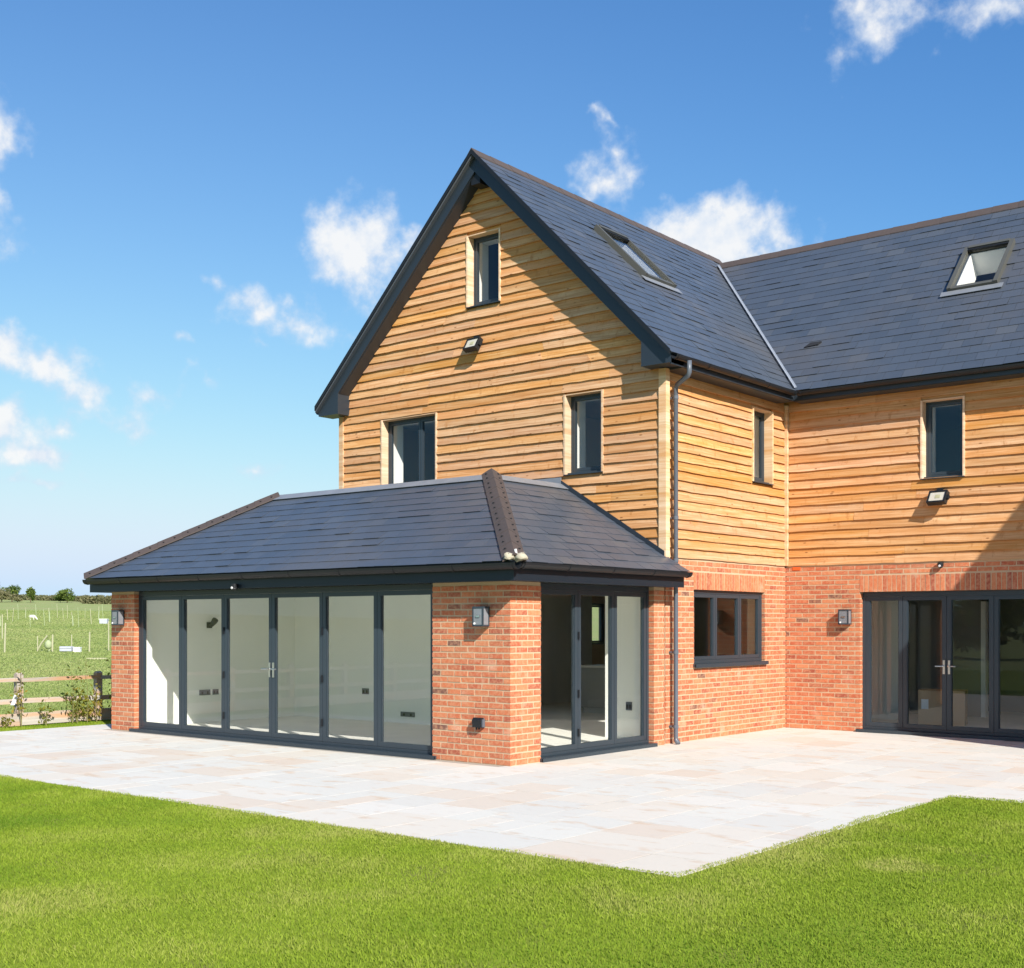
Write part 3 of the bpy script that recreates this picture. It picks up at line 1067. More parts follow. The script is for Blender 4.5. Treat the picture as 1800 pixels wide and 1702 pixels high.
def lay_slates(sl, roof, holes=(), wd=SWD, ex=SEX):
    us = [p[0] for p in sl.poly]; vmax = max(p[1] for p in sl.poly)
    k = 0; v = -.03
    while v < vmax - .02:
        u = min(us) - wd + (k % 2) * wd / 2
        while u < max(us):
            q = [(u + .0025, v), (u + wd - .0025, v), (u + wd - .0025, v + ex + .035), (u + .0025, v + ex + .035)]
            reg = [(a, -.05 if c < 1e-6 else c) for a, c in sl.poly]
            c = clip(q, reg)
            cu, cv = u + wd / 2, v + ex / 2
            if len(c) > 2 and not any(h[0] - .02 < cu < h[1] + .02 and h[2] - .05 < cv < h[3] + .05 for h in holes):
                full = len(c) == 4 and abs(max(p[0] for p in c) - min(p[0] for p in c) - wd + .005) < 1e-4 and abs(max(p[1] for p in c) - min(p[1] for p in c) - ex - .035) < 1e-4
                d = (sl.w(cu, cv) - CAM).length
                slates.append((d, sl, roof, c, u, v, full))
            u += wd
        v += ex; k += 1


lay_slates(SEF, roof_ef); lay_slates(SER, roof_er); lay_slates(SW, roof_w, [SKW]); lay_slates(SM, roof_m, [SKM])
slates.sort(key=lambda s: s[0])


def slate_pts(sl, c, v0, lift, rot, ex=SEX):
    cu = sum(p[0] for p in c) / len(c)
    lo, hi = [], []
    for u, v in c:
        t = (v - v0) / (ex + .035)
        h = .0065 * (1 - t) + lift * (1 - t) + rot * (u - cu) * (1 - t) - .004
        lo.append(sl.w(u, v, h - .006)); hi.append(sl.w(u, v, h + .001))
    return lo, hi


def jit():
    l = srs.choice((0, 0, 0, 0, .001, .002, .004, .008)) + srs.uniform(0, .0012)
    return l, srs.uniform(-.012, .012)


mats4 = {}
for sl in (SEF, SER, SW, SM):
    mats4[id(sl)] = Matrix((sl.u, sl.v, sl.n)).transposed().to_4x4()
svars = []
base_sl = Slope((0, 0, 0), (1, 0, 0), (0, 1, 0), [])
for k in range(10):
    l, r = jit(); bq = MB()
    bq.prism(*slate_pts(base_sl, [(.0025, 0), (SWD - .0025, 0), (SWD - .0025, SEX + .035), (.0025, SEX + .035)], 0, l, r))
    svars.append(bq.mesh('slate', M['slate']))
big = MB(); tints = []
for idx, (d, sl, roof, c, u, v, full) in enumerate(slates):
    if idx < 300:
        if full:
            o = put('slate', srs.choice(svars), roof)
            o.matrix_local = Matrix.Translation(sl.w(u, v)) @ mats4[id(sl)]
        else:
            bq = MB(); bq.prism(*slate_pts(sl, c, v, *jit())); bq.build('slate', M['slate'], roof)
    else:
        n0 = len(big.f); big.prism(*slate_pts(sl, c, v, *jit())); tints.append((srs.random(), len(big.f) - n0))
o = big.build('slates', M['slate'], house); tag(o, kind='stuff')
a = o.data.attributes.new('tint', 'FLOAT', 'FACE')
a.data.foreach_set('value', np.repeat(np.array([t[0] for t in tints], dtype=np.float32), [t[1] for t in tints]))


# ridge and hip tiles: angled clay caps
def cap_tiles(name, p0, p1, left, right, roof, n, wing, rise=.03, nails=False):
    """left/right: unit vectors running down either side from the crest"""
    p0, p1 = Vector(p0), Vector(p1); L = (p1 - p0).length; t = (p1 - p0) / L
    for i in range(n):
        a = p0 + t * (L * i / n + .004); c = p0 + t * (L * (i + 1) / n + .006)
        up = (Vector((0, 0, 1)) - t * t.z).normalized()
        sec = []
        lift = .012 if i % 1 == 0 else 0
        for q, (al, cl) in enumerate(((a, 0), (c, 0))):
            j = .006 if q == 0 else 0.0
            o_ = [al + left * wing + up * (.012 + j), al + left * wing * .42 + up * (rise * .75 + j), al + up * (rise + j), al + right * wing * .42 + up * (rise * .75 + j), al + right * wing + up * (.012 + j)]
            i_ = [x - up * .016 for x in o_[::-1]]
            sec.append(o_ + i_)
        b = MB().use(M['clay']); b.prism(sec[0], sec[1])
        if nails:
            b.use(M['dark_hole'])
            for sgn in (left, right):
                for f in (.25, .7):
                    m = a + (c - a) * f + sgn * wing * .6 + up * (rise * .62 + .006)
                    b.box(m.x - .012, m.x + .012, m.y - .012, m.y + .012, m.z - .006, m.z + .008)
        b.build(name, None, roof)


cap_tiles('ridge_tile', (GX, -.38, RT + .005), (GX, 7.28, RT + .005), Vector((-S2, 0, -S2)), Vector((S2, 0, -S2)), roof_w, 17, .16)
cap_tiles('ridge_tile', (-2.98, MRY, MRZ + .005), (6.3, MRY, MRZ + .005), Vector((0, -S2, -S2)), Vector((0, S2, -S2)), roof_m, 21, .16)
hr0, hr1 = Vector((.36, -3.81, 2.45)), Vector((.36 - HS, -3.81 + HS, 2.45 + .618 * HS))
hd = (hr1 - hr0).normalized()
hl = (SEF.v.cross(SEF.n)); 
def down_side(sl, hd_):
    x = sl.n.cross(hd_).normalized()
    return x
def pick(sl, hd_, away):
    x = down_side(sl, hd_)
    return x if x.dot(away) > 0 else -x
cap_tiles('hip_tile', hr0 + Vector((0, 0, .01)), hr1 + hd * .12 + Vector((0, 0, .01)), pick(SEF, hd, Vector((-1, 0, 0))), pick(SER, hd, Vector((0, 1, 0))), roof_ef, 8, .15, .05, True)
gl0, gl1 = Vector((-8.51, -3.81, 2.45)), Vector((-8.51 + HS, -3.81 + HS, 2.45 + .618 * HS))
gd = (gl1 - gl0).normalized()
cap_tiles('hip_tile', gl0 + Vector((0, 0, .01)), gl1 + gd * .03 + Vector((0, 0, .01)), pick(SEL, gd, Vector((0, 1, 0))), pick(SEF, gd, Vector((1, 0, 0))), roof_ef, 8, .15, .05, True)
# mortar at the foot of the hip and a pale clip
b = MB()
mrs = random.Random(4)
for k in range(7):
    c = hr0 + Vector((mrs.uniform(-.12, .06), mrs.uniform(-.05, .10), mrs.uniform(.02, .05)))
    rr = mrs.uniform(.035, .06)
    c.z -= rr * .35
    n0_ = len(b.v)
    b.tube([c - Vector((0, 0, rr * .8)), c - Vector((0, 0, rr * .3)), c + Vector((0, 0, rr * .3)), c + Vector((0, 0, rr * .7))], [rr, rr * 1.35, rr, rr * .45], 8)
    b.v[n0_:] = [tuple(q + mrs.uniform(-.016, .016) for q in p_) for p_ in b.v[n0_:]]
o = b.build('mortar_bedding', M['cream_mortar'], house, True)
b = MB(); b.tube([hr0 + Vector((-.02, .05, .06)), hr0 + Vector((-.03, .05, .115))], .016, 8); b.build('hip_clip', M['white_plastic'], house)

# lead: flat top of the extension roof, aprons, valley
zt = 2.44 + .618 * HS
b = MB()
b.box(-8.51 + HS + .02, .36 - HS - .02, -3.81 + HS + .02, -.045, zt - .05, zt + .018)
def apron(sl, u0, u1, v0, v1, h=.024):
    p = [(u0[0], v0), (u1[0], v0), (u1[1], v1), (u0[1], v1)]
    b.prism([sl.w(u, v, h - .006) for u, v in p], [sl.w(u, v, h) for u, v in p])
e0, e1 = VE - .16, VE + .01
apron(SEF, (-8.51 + e0 * ca + .05, -8.51 + e1 * ca), (.36 - e0 * ca - .12, .36 - e1 * ca), e0, e1)
apron(SER, (-3.81 + e0 * ca + .12, -3.81 + e1 * ca), (.0, .0), e0, e1)
b.box(-6.6, .36 - HS, -.075, -.055, zt - .02, zt + .12)
b.build('lead_flashing', M['lead'], house)
b = MB()                                                    # stepped dark soaker along the wall
p = [(.36 - HS, zt + .075), (.02, 2.44 + .618 * .34 + .075), (.02, 2.44 + .618 * .34 - .02), (.36 - HS, zt - .02)]
b.prism([(x, -.07, z) for x, z in p], [(x, -.056, z) for x, z in p]); b.build('wall_flashing', M['barge'], house)
b = MB()
va, vb = Vector((.30, 3.39, 5.47)), Vector((.30 - VM * S2 + .05, MRY - .05, MRZ - .03))
for sgn, sl in ((Vector((0, -1, 0)), SW), (Vector((1, 0, 0)), SM)):
    pass
wv = .075
pts = [va + SW.u * -wv + SW.n * .03, vb + SW.u * -wv + SW.n * .03, vb + Vector((0, 0, .022)), va + Vector((0, 0, .022)), ]
b.prism([q - Vector((0, 0, .012)) for q in pts], pts)
pts = [va + Vector((0, 0, .021)), vb + Vector((0, 0, .021)), vb + SM.u * wv * .6 + SM.n * .03, va + SM.u * wv * .6 + SM.n * .03]
b.prism([q - Vector((0, 0, .012)) for q in pts], pts)
b.build('valley_lead', M['bright_lead'], house)
b = MB(); o_ = SM.w(.17, 1.24, .02)
p = [(.05, 1.19), (.29, 1.22), (.33, 1.30), (.13, 1.31)]
b.prism([SM.w(u, v, .0) for u, v in p], [SM.w(u, v, .026) for u, v in p]); o = b.build('roof_vent', M['dark_hole'], house); tag(o, 'small dark vent low on the slates')


# rooflights
def rooflight(sl, h):
    u0, u1, v0, v1 = h
    b = MB()
    def bx(mb_, a, c, d, e, h0, h1):
        p = [(a, d), (c, d), (c, e), (a, e)]
        mb_.prism([sl.w(u, v, h0) for u, v in p], [sl.w(u, v, h1) for u, v in p])
    fw = .066
    bx(b, u0, u0 + fw, v0, v1, -.02, .085); bx(b, u1 - fw, u1, v0, v1, -.02, .085)
    bx(b, u0 + fw, u1 - fw, v0, v0 + fw, -.02, .07); bx(b, u0 + fw, u1 - fw, v1 - fw, v1, -.02, .10)
    root = b.build('rooflight', M['rooflight_metal'], house)
    b = MB(); bx(b, u0 + fw - .004, u1 - fw + .004, v0 + fw, v1 - fw, .040, .046); b.build('pane', M['glass'], root)
    b = MB(); bx(b, u0 - .09, u1 + .09, v0 - .13, v0 - .002, .022, .03); b.build('apron', M['lead'], root)
    # white shaft below
    b = MB(); i = inner(h); t = .016
    bx(b, i[0], i[0] + t, i[2], i[3], -.42, -.012); bx(b, i[1] - t, i[1], i[2], i[3], -.42, -.012)
    bx(b, i[0] + t, i[1] - t, i[2], i[2] + t, -.42, -.012); bx(b, i[0] + t, i[1] - t, i[3] - t, i[3], -.42, -.012)
    b.build('shaft', M['white_paint'], root)
    b = MB(); bx(b, u0 + fw, u1 - fw, v1 - fw - .05, v1 - fw, .047, .085); b.build('top_cover', M['black_plastic'], root)


rooflight(SW, SKW); rooflight(SM, SKM)

# ---- verge, eaves, gutters
def barge(sgn):
    xe = GX + sgn * 3.55
    def line(x, d): return (x, RT - .012 - abs(x - GX) - d)
    p = [line(GX, 0), line(xe, 0), (xe, 5.302), (GX + sgn * (RT - .312 - 5.302), 5.302), line(GX, .30)]
    b = MB(); b.prism([(x, -.30, z) for x, z in p], [(x, -.272, z) for x, z in p]); b.build('bargeboard', M['barge'], house)
    b = MB(); p = [line(GX, .29), line(GX + sgn * 3.28, .29), line(GX + sgn * 3.28, .31), line(GX, .31)]
    b.prism([(x, -.271, z) for x, z in p], [(x, .02, z) for x, z in p]); b.build('verge_soffit', M['barge'], house)
    b = MB(); p = [line(GX, -.035), line(GX + sgn * 3.6, -.035), line(GX + sgn * 3.6, .045), line(GX, .045)]
    b.prism([(x, -.378, z) for x, z in p], [(x, -.362, z) for x, z in p]); b.build('verge_trim', M['black_plastic'], house)
    # boxed eaves end
    p = [(GX + sgn * 3.09, 5.30), (GX + sgn * 3.575, 5.30), (GX + sgn * 3.575, 5.45), (GX + sgn * 3.09, soffit_z(GX + sgn * 3.09) + .01)]
    b = MB(); b.prism([(x, -.304, z) for x, z in p], [(x, .03, z) for x, z in p]); b.build('eaves_box', M['barge'], house)


barge(1); barge(-1)
b = MB(); b.box(GX - .09, GX + .09, -.271, .0, 8.55, 8.74); b.build('ridge_block', M['black_plastic'], house)


def gutter(p0, p1, out, r=.056):
    """half-round channel hung from p0 to p1; out points away from the wall"""
    p0, p1, out = Vector(p0), Vector(p1), Vector(out)
    n = 9; a, c = [], []
    for q, dst in ((p0, a), (p1, c)):
        for k in range(n): th = math.pi * k / (n - 1); dst.append(q + out * (-math.cos(th) * r) + Vector((0, 0, -math.sin(th) * r * 1.15)))
        for k in range(n): th = math.pi * (n - 1 - k) / (n - 1); dst.append(q + out * (-math.cos(th) * (r - .006)) + Vector((0, 0, -math.sin(th) * (r - .006) * 1.15)))
    b = MB(); b.prism(a, c); g = b.build('gutter', M['black_plastic'], house)
    L = (p1 - p0).length; t = (p1 - p0) / L
    m = max(2, round(L / .95))
    for i in range(m + 1):
        x = p0 + t * min(max(.06, L * i / m), L - .06); a, c = [], []
        for off, dst in ((-.016, a), (.016, c)):
            for k in range(n): th = math.pi * k / (n - 1); dst.append(x + t * off + out * (-math.cos(th) * (r + .006)) + Vector((0, 0, -math.sin(th) * (r + .006) * 1.15)))
            for k in range(n): th = math.pi * (n - 1 - k) / (n - 1); dst.append(x + t * off + out * (-math.cos(th) * (r + .001)) + Vector((0, 0, -math.sin(th) * (r + .001) * 1.15)))
        b = MB(); b.prism(a, c); b.build('bracket', M['black_plastic'], g)
    return g


gutter((.325, -.30, 5.405), (.325, 3.31, 5.405), (1, 0, 0))
gutter((.36, 3.365, 5.405), (6.2, 3.365, 5.405), (0, -1, 0))
gutter((-6.925, -.28, 5.405), (-6.925, 9, 5.405), (-1, 0, 0))
gutter((-8.46, -3.822, 2.405), (.42, -3.822, 2.405), (0, -1, 0), .066)
gutter((.365, -3.74, 2.415), (.365, .03, 2.415), (1, 0, 0), .062)
gutter((-8.515, -3.74, 2.415), (-8.515, 0, 2.415), (-1, 0, 0), .062)
b = MB()
b.box(.255, .275, -.29, 3.40, 5.28, 5.415); b.build('fascia', M['barge'], house)
b = MB(); b.box(.27, 6.2, 3.405, 3.425, 5.28, 5.415); b.build('fascia', M['barge'], house)
b = MB(); b.box(XW - .02, .254, .03, 3.426, 5.275, 5.295); b.build('soffit', M['barge'], house)
b = MB(); b.box(.256, 6.2, 3.426, YM + .02, 5.274, 5.294); b.build('soffit', M['barge'], house)
b = MB(); b.box(-8.46, .30, -3.752, -3.732, 2.205, 2.415); b.build('fascia', M['dark_trim'], house)
b = MB(); b.box(.282, .302, -3.731, .0, 2.205, 2.415); b.build('fascia', M['dark_trim'], house)
b = MB(); b.box(-8.46, -8.44, -3.731, 0, 2.205, 2.415); b.build('fascia', M['dark_trim'], house)
b = MB(); b.box(-8.439, .281, -3.731, YE + .08, 2.213, 2.225); b.box(XE - .08, .281, YE + .081, -.01, 2.213, 2.225); b.box(-8.439, -8.25, YE + .081, 0, 2.213, 2.225)
b.build('soffit', M['dark_trim'], house)

# downpipe with swan neck
b = MB()
b.tube([(.37, .03, 5.36), (.37, .03, 5.20), (.35, .035, 5.16), (.10, .135, 5.07), (.075, .15, 5.03), (.075, .15, .10), (.08, .15, .06), (.13, .13, .015)], .034, 12)
pipe = b.build('downpipe', M['grey_plastic'], house, True)
for z in (4.9, 3.2, 2.6, 1.3, .25):
    b = MB(); b.tube([(.075, .15, z - .025), (.075, .15, z + .025)], .040, 12); b.box(XW, .06, .135, .165, z - .012, z + .012); b.build('clip', M['grey_plastic'], pipe)

# ---- other walls, floors, ceilings (seen through the glass)
PI = {}
b = MB(); panel(b, Pl('-x', -6.6), 0, 7.02, -.05, 5.4, .0, .3, [(1.2, 3.6, .9, 2.1)]); Pl('-x', -6.6).box(b, 7.72, 10.6, .0, .3, -.05, 5.4)  # hole left for the added, unseen daylight window
Pl('-x', -6.6).box(b, 7.02, 7.72, .0, .3, -.05, 1.25); Pl('-x', -6.6).box(b, 7.02, 7.72, .0, .3, 2.15, 5.4)
b.box(-6.3, 6.2, 10.3, 10.6, -.05, 5.4)
b.build('rear_wall', M['mortar'], house)
# plaster linings
b = MB()
b.box(-7.85, -7.83, YE + .3, -.02, .05, 2.30)                                        # left end
b.box(-7.83, -4.3, -.02, .0, .05, 2.30); b.box(-1.02, -.3, -.02, .0, .05, 2.30)          # back of the sun room
b.box(-4.32, -4.3, .0, .30, .05, 2.30); b.box(-1.02, -1.0, .0, .30, .05, 2.30); b.box(-4.3, -1.02, -.02, .3, 2.2, 2.30)
b.box(-7.83, -7.70, YE + .3, YE + .32, .05, 2.3); b.box(-1.25, -.3, YE + .3, YE + .32, .05, 2.3)
b.box(-.32, -.3, YE + .32, -2.87, .05, 2.3); b.box(-.32, -.3, -.295, -.02, .05, 2.3)
for pl_, h_ in ((PEF, DF), (PER, DR)):                      # plastered reveals of the door openings
    pl_.box(b, h_[0] - .004, h_[0] + .012, .162, .325, .05, 2.2); pl_.box(b, h_[1] - .012, h_[1] + .004, .162, .325, .05, 2.2)
    pl_.box(b, h_[0] + .012, h_[1] - .012, .162, .325, 2.19, 2.3)
b.build('interior_wall', M['plaster'], house)
b = MB(); b.box(-6.59, -4.3, 0, .3, .05, 2.3); b.box(-1.0, -.33, .001, .3, .05, 2.3)
panel(b, Pl('-x', -6.6), .3, 7.02, .05, 2.3, .3, .32, [(1.2, 3.6, .9, 2.1)]); b.box(-6.3, -6.28, 7.72, 10.3, .05, 2.3)
b.build('interior_wall', M['grey_plaster'], house)
b = MB(); b.box(-.35, -.33, 3.0, 9.2, .05, 2.3); b.box(-.35, -.33, .3, .80, .05, 2.3); b.box(-6.3, -.35, 9.2, 9.25, .05, 2.3); b.build('interior_wall', M['bare_plaster'], house)
b = MB(); b.box(-.29, -.20, YM + .3, 10.3, .05, 2.3); b.box(-.2, 6.2, 9.0, 9.05, .05, 2.3); b.box(6.1, 6.19, YM + .3, 9, .05, 2.3)
b.box(.6, 1.9, 7.4, 7.5, .05, 2.3); b.build('interior_wall', M['dark_plaster'], house)
b = MB(); b.box(.02, 1.1, YM + 2.2, YM + 2.28, .05, 2.3); b.box(1.9, 1.98, 7.38, 7.52, .05, 2.1); b.box(2.75, 2.83, 7.38, 7.52, .05, 2.1); b.build('door_lining', M['plaster'], house)
b = MB(); b.box(-7.84, -.29, YE + .29, .0, -.03, .05); b.box(-6.3, -.31, 0, 9.3, -.03, .05); b.box(-.29, 6.19, YM + .29, 9.0, -.03, .05); b.build('floor', M['screed'], house)
b = MB(); b.box(-7.85, -.28, YE + .28, -.02, 2.30, 2.34); b.box(-6.3, -.3, 0, 10.3, 2.30, 2.34); b.box(-.29, 6.19, YM + .28, 10.3, 2.30, 2.34); b.build('ceiling', M['ceiling_white'], house)
b = MB(); b.box(-6.3, -.3, .26, 10.3, 2.62, 2.66); b.box(-.3, 6.19, YM + .26, 10.3, 2.62, 2.66); b.build('upper_floor', M['grey_plaster'], house)
b = MB(); b.box(-6.3, -.28, 3.4, 3.45, 2.66, 5.2); b.box(-3.0, -2.95, .3, 3.4, 2.66, 5.2); b.box(-.28, 6.19, 7.4, 7.45, 2.66, 5.2); b.build('partition', M['grey_plaster'], house)
b = MB(); b.box(-6.5, -.28, .26, 10.3, 5.22, 5.26); b.box(-.28, 6.19, YM + .26, 10.3, 5.22, 5.26); b.build('attic_floor', M['grey_plaster'], house)
b = MB(); p = [(-5.9, 5.26), (-.7, 5.26), (-.7, 6.1), (-3.3, 8.7), (-5.9, 6.1)]; b.prism([(x, 3.6, z) for x, z in p], [(x, 3.65, z) for x, z in p]); b.build('partition', M['grey_plaster'], house)

# ---- the other gabled wing beyond the frame, whose shade crosses the garden doors
PRX, PRY = 6.2, 1.5
b = MB(); b.box(PRX, PRX + 5.0, PRY, PRY + .3, -.05, 4.2); b.box(PRX, PRX + .3, PRY + .3, YM + .3, -.05, 4.2); b.box(PRX + 4.7, PRX + 5.0, PRY + .3, 10.6, -.05, 4.2)
apx = PRX + 2.5; SLP = 1.25
p = [(PRX, 4.2), (PRX + 5, 4.2), (apx, 4.2 + 2.5 * SLP)]
b.prism([(x, PRY, z) for x, z in p], [(x, PRY + .3, z) for x, z in p])
b.build('brick_wall', M['brick'], house)
b = MB()
for s in (-1, 1):
    e = apx + s * 2.75; ze = 4.2 - .25 * SLP + .1
    pts = [(apx, 4.2 + 2.5 * SLP + .1), (e, ze), (e, ze + .1), (apx, 4.2 + 2.5 * SLP + .22)]
    b.prism([(x, PRY - .02, z) for x, z in pts], [(x, 9.0, z) for x, z in pts])
b.build('slate_roof', M['slate'], house)

# ================================================================== fittings on the walls (things)
def floodlight(label, pl, u, z, tilt):
    """black floodlight on a bracket, tilted down"""
    n_wall = -.055 if pl is PG else -.03
    base = Vector(pl.w(u, n_wall + .03, z))
    t = thing('floodlight', label, 'floodlight', base, 0, 'floodlights high on the boarded walls')
    b = MB(); b.box(-.045, .045, -.035, .005, .06, .15); b.tube([(0, -.03, .10), (0, -.09, .06)], .016, 8); b.build('bracket', M['black_plastic'], t)
    rot = Matrix.Translation((0, -.12, .0)) @ Matrix.Rotation(tilt, 4, 'Z') @ Matrix.Rotation(math.radians(-30), 4, 'X')
    def rbox(mb_, x0, x1, y0, y1, z0, z1):
        c = [rot @ Vector(q) for q in ((x0, y0, z0), (x1, y0, z0), (x1, y1, z0), (x0, y1, z0), (x0, y0, z1), (x1, y0, z1), (x1, y1, z1), (x0, y1, z1))]
        mb_.poly(c, [(0, 3, 2, 1), (4, 5, 6, 7), (0, 1, 5, 4), (1, 2, 6, 5), (2, 3, 7, 6), (3, 0, 4, 7)])
    b = MB(); w, h_ = .145, .105
    rbox(b, -w, w, -.02, .05, -h_, h_)
    for a in ((-w, -w + .025, -h_, h_), (w - .025, w, -h_, h_), (-w + .025, w - .025, -h_, -h_ + .025), (-w + .025, w - .025, h_ - .025, h_)):
        rbox(b, a[0], a[1], -.04, -.02, a[2], a[3])
    for k in range(5): rbox(b, -w + .03 + k * .055, -w + .045 + k * .055, .05, .075, -h_ + .02, h_ - .02)
    rbox(b, w, w + .03, -.01, .03, -.035, .035)
    b.build('housing', M['black_plastic'], t)
    b = MB(); rbox(b, -w + .026, w - .026, -.028, -.021, -h_ + .026, h_ - .026); b.build('lens', M['lens'], t)
    b = MB(); rbox(b, -.03, .05, -.032, -.0285, -.03, .03); b.build('lamp_chip', M['stake'], t)
    return t


floodlight('black floodlight with pale lens below the topmost gable window', PG, -3.47, 6.10, -.1)
floodlight('black floodlight with pale lens under the small window of the recessed wing', PMF, 2.53, 3.60, -.12)


def wall_lamp(label, pl, u, z):
    rz = 0 if pl.axis == '-y' else math.pi / 2
    t = thing('wall_lamp', label, 'wall lamp', Vector(pl.w(u, 0, z)), rz, 'dark wall lamps beside the folding doors')
    b = MB(); b.box(-.07, .07, -.012, .004, -.10, .10); b.build('back_plate', M['black_plastic'], t)
    b = MB(); w, d, h_ = .085, .135, .12
    b.box(-w, w, -d, -.012, h_ - .022, h_); b.box(-w, w, -d, -.012, -h_, -h_ + .02)
    for sx in (-1, 1):
        for y in (-d, -.03):
            x0, x1 = sorted((sx * w, sx * (w - .016))); b.box(x0, x1, y, y + .016, -h_ + .02, h_ - .022)
    b.box(-w + .016, w - .016, -.03, -.014, -h_ + .02, h_ - .022)
    b.build('frame', M['anthracite'], t)
    b = MB(); b.box(-w + .014, w - .014, -d + .006, -d + .010, -h_ + .02, h_ - .022)
    b.box(-w + .004, -w + .008, -d + .016, -.03, -h_ + .02, h_ - .022); b.box(w - .008, w - .004, -d + .016, -.03, -h_ + .02, h_ - .022); b.build('glass', M['smoky_glass'], t)
    b = MB(); b.tube([(0, -.07, -h_ + .02), (0, -.07, -.03)], .02, 8); b.tube([(0, -.07, -.03), (0, -.07, -.01), (0, -.07, .03), (0, -.07, .045)], [.015, .03, .03, .01], 10); b.build('bulb', M['bulb'], t)
    b = MB(); b.tube([(-.045, -d - .002, -.085), (-.045, -d - .012, -.085)], .014, 8); b.build('sensor', M['white_plastic'], t)
    b = MB(); b.box(-.03, .03, -d - .004, -d + .004, -.01, .012); b.build('name_plate', M['steel'], t)


wall_lamp('dark square wall lamp on the narrow brick pier nearest the field', PEF, -8.03, 1.80)
wall_lamp('dark square wall lamp on the corner brick pier above the outdoor socket', PEF, -.40, 1.79)
wall_lamp('dark square wall lamp on the inner wall beside the shaded folding doors', PMF, 1.03, 1.81)
t = thing('outdoor_socket', 'black weatherproof socket low on the corner brick pier', 'socket', PEF.w(-.47, 0, .50))
b = MB(); b.box(-.065, .065, -.02, .003, -.06, .06); b.build('back_box', M['grey_plastic'], t)
b = MB(); p = [(-.066, -.02, -.055), (-.066, -.075, -.055), (-.066, -.085, .03), (-.066, -.06, .062), (-.066, -.02, .062)]
b.prism(p, [(-x, y, z) for x, y, z in p]); b.build('cover', M['black_plastic'], t)
b = MB(); b.box(.066, .082, -.055, -.01, -.05, .045); b.build('hinge_side', M['grey_plastic'], t)
b = MB(); b.tube([(-.02, -.05, -.055), (-.02, -.05, -.085)], .011, 8); b.tube([(.02, -.05, -.055), (.02, -.05, -.08)], .011, 8); b.build('cable_gland', M['black_plastic'], t)


def camera_eye(label, loc):
    t = thing('security_camera', label, 'camera', loc)
    b = MB(); b.tube([(0, 0, .03), (0, 0, .0)], .045, 12); b.tube([(0, 0, 0), (0, 0, -.02), (0, -.005, -.045), (0, -.01, -.058)], [.045, .045, .035, .01], 12); b.build('dome', M['black_plastic'], t)
    b = MB(); b.tube([(0, -.030, -.022), (0, -.047, -.028)], .018, 10); b.build('eye', M['white_plastic'], t)


camera_eye('tiny black dome camera on the brick just below the boards', (2.545, YM - .045, 2.60))
camera_eye('tiny black and white sensor under the long eaves gutter', (-4.75, -3.80, 2.235))

# things inside
t = thing('kitchen_island', 'pale kitchen unit with light worktop deep inside the brick room', 'kitchen unit', (-3.0, 3.9, .05))
b = MB(); b.box(-1.3, 1.6, -.05, .6, .1, .84); b.build('cabinet', M['cabinet'], t)
b = MB(); b.box(-1.25, 1.55, .0, .55, 0, .1); b.build('plinth', M['grey_plaster'], t)
b = MB(); b.box(-1.34, 1.64, -.09, .64, .84, .88); b.build('worktop', M['worktop'], t)
for k in range(4):
    b = MB(); b.box(-1.27 + k * .71, -.58 + k * .71, -.072, -.05, .12, .82); b.build('door_panel', M['cabinet'], t)
t = thing('wooden_tray', 'orange brown wooden tray on the pale kitchen worktop', 'tray', (-3.3, 3.95, .93))
b = MB(); b.box(-.25, .25, -.15, .15, 0, .02); b.box(-.25, .25, -.15, -.13, .02, .09); b.box(-.25, .25, .13, .15, .02, .09); b.box(-.25, -.23, -.13, .13, .02, .09); b.box(.23, .25, -.13, .13, .02, .09); b.build('tray_body', M['orange_wood'], t)
t = thing('cardboard_box', 'closed brown cardboard box on the floor behind the double handles', 'box', (1.95, 5.4, .05), .25)
b = MB(); b.box(-.36, .36, -.25, .25, 0, .56); b.build('carton', M['cardboard'], t)
b = MB(); b.box(-.365, -.003, -.255, .255, .561, .567); b.box(.003, .365, -.255, .255, .561, .567); b.build('flap', M['cardboard'], t)
b = MB(); b.box(-.31, -.20, -.256, -.2505, .26, .42); b.build('paper_label', M['white_paint'], t)
t = thing('reflection_strip', 'narrow orange plank standing in for a reflection behind the cardboard box', 'strip', (1.62, 6.6, .05))  # upright orange piece added in place of a reflection in the door glass
b = MB(); b.box(-.04, .04, -.02, .02, 0, 1.35); b.box(-.05, .05, -.03, .03, 1.36, 1.42); b.build('strip_body', M['orange_wood'], t)


def socket_plate(label, loc, axis, w, h_):
    t = thing('wall_socket', label, 'socket', loc, 0, 'dark metal sockets on the pale inside walls')
    b = MB()
    if axis == 'x': b.box(0, .012, -w, w, -h_, h_)
    else: b.box(-w, w, -.012, 0, -h_, h_)
    b.build('face_plate', M['grey_plastic'], t)
    b = MB()
    for s in (-.5, .5):
        if axis == 'x': b.box(.012, .015, s * w - .018, s * w + .018, -h_ * .6, h_ * .4)
        else: b.box(s * w - .018, s * w + .018, -.015, -.012, -h_ * .6, h_ * .4)
    b.build('switch', M['black_plastic'], t)


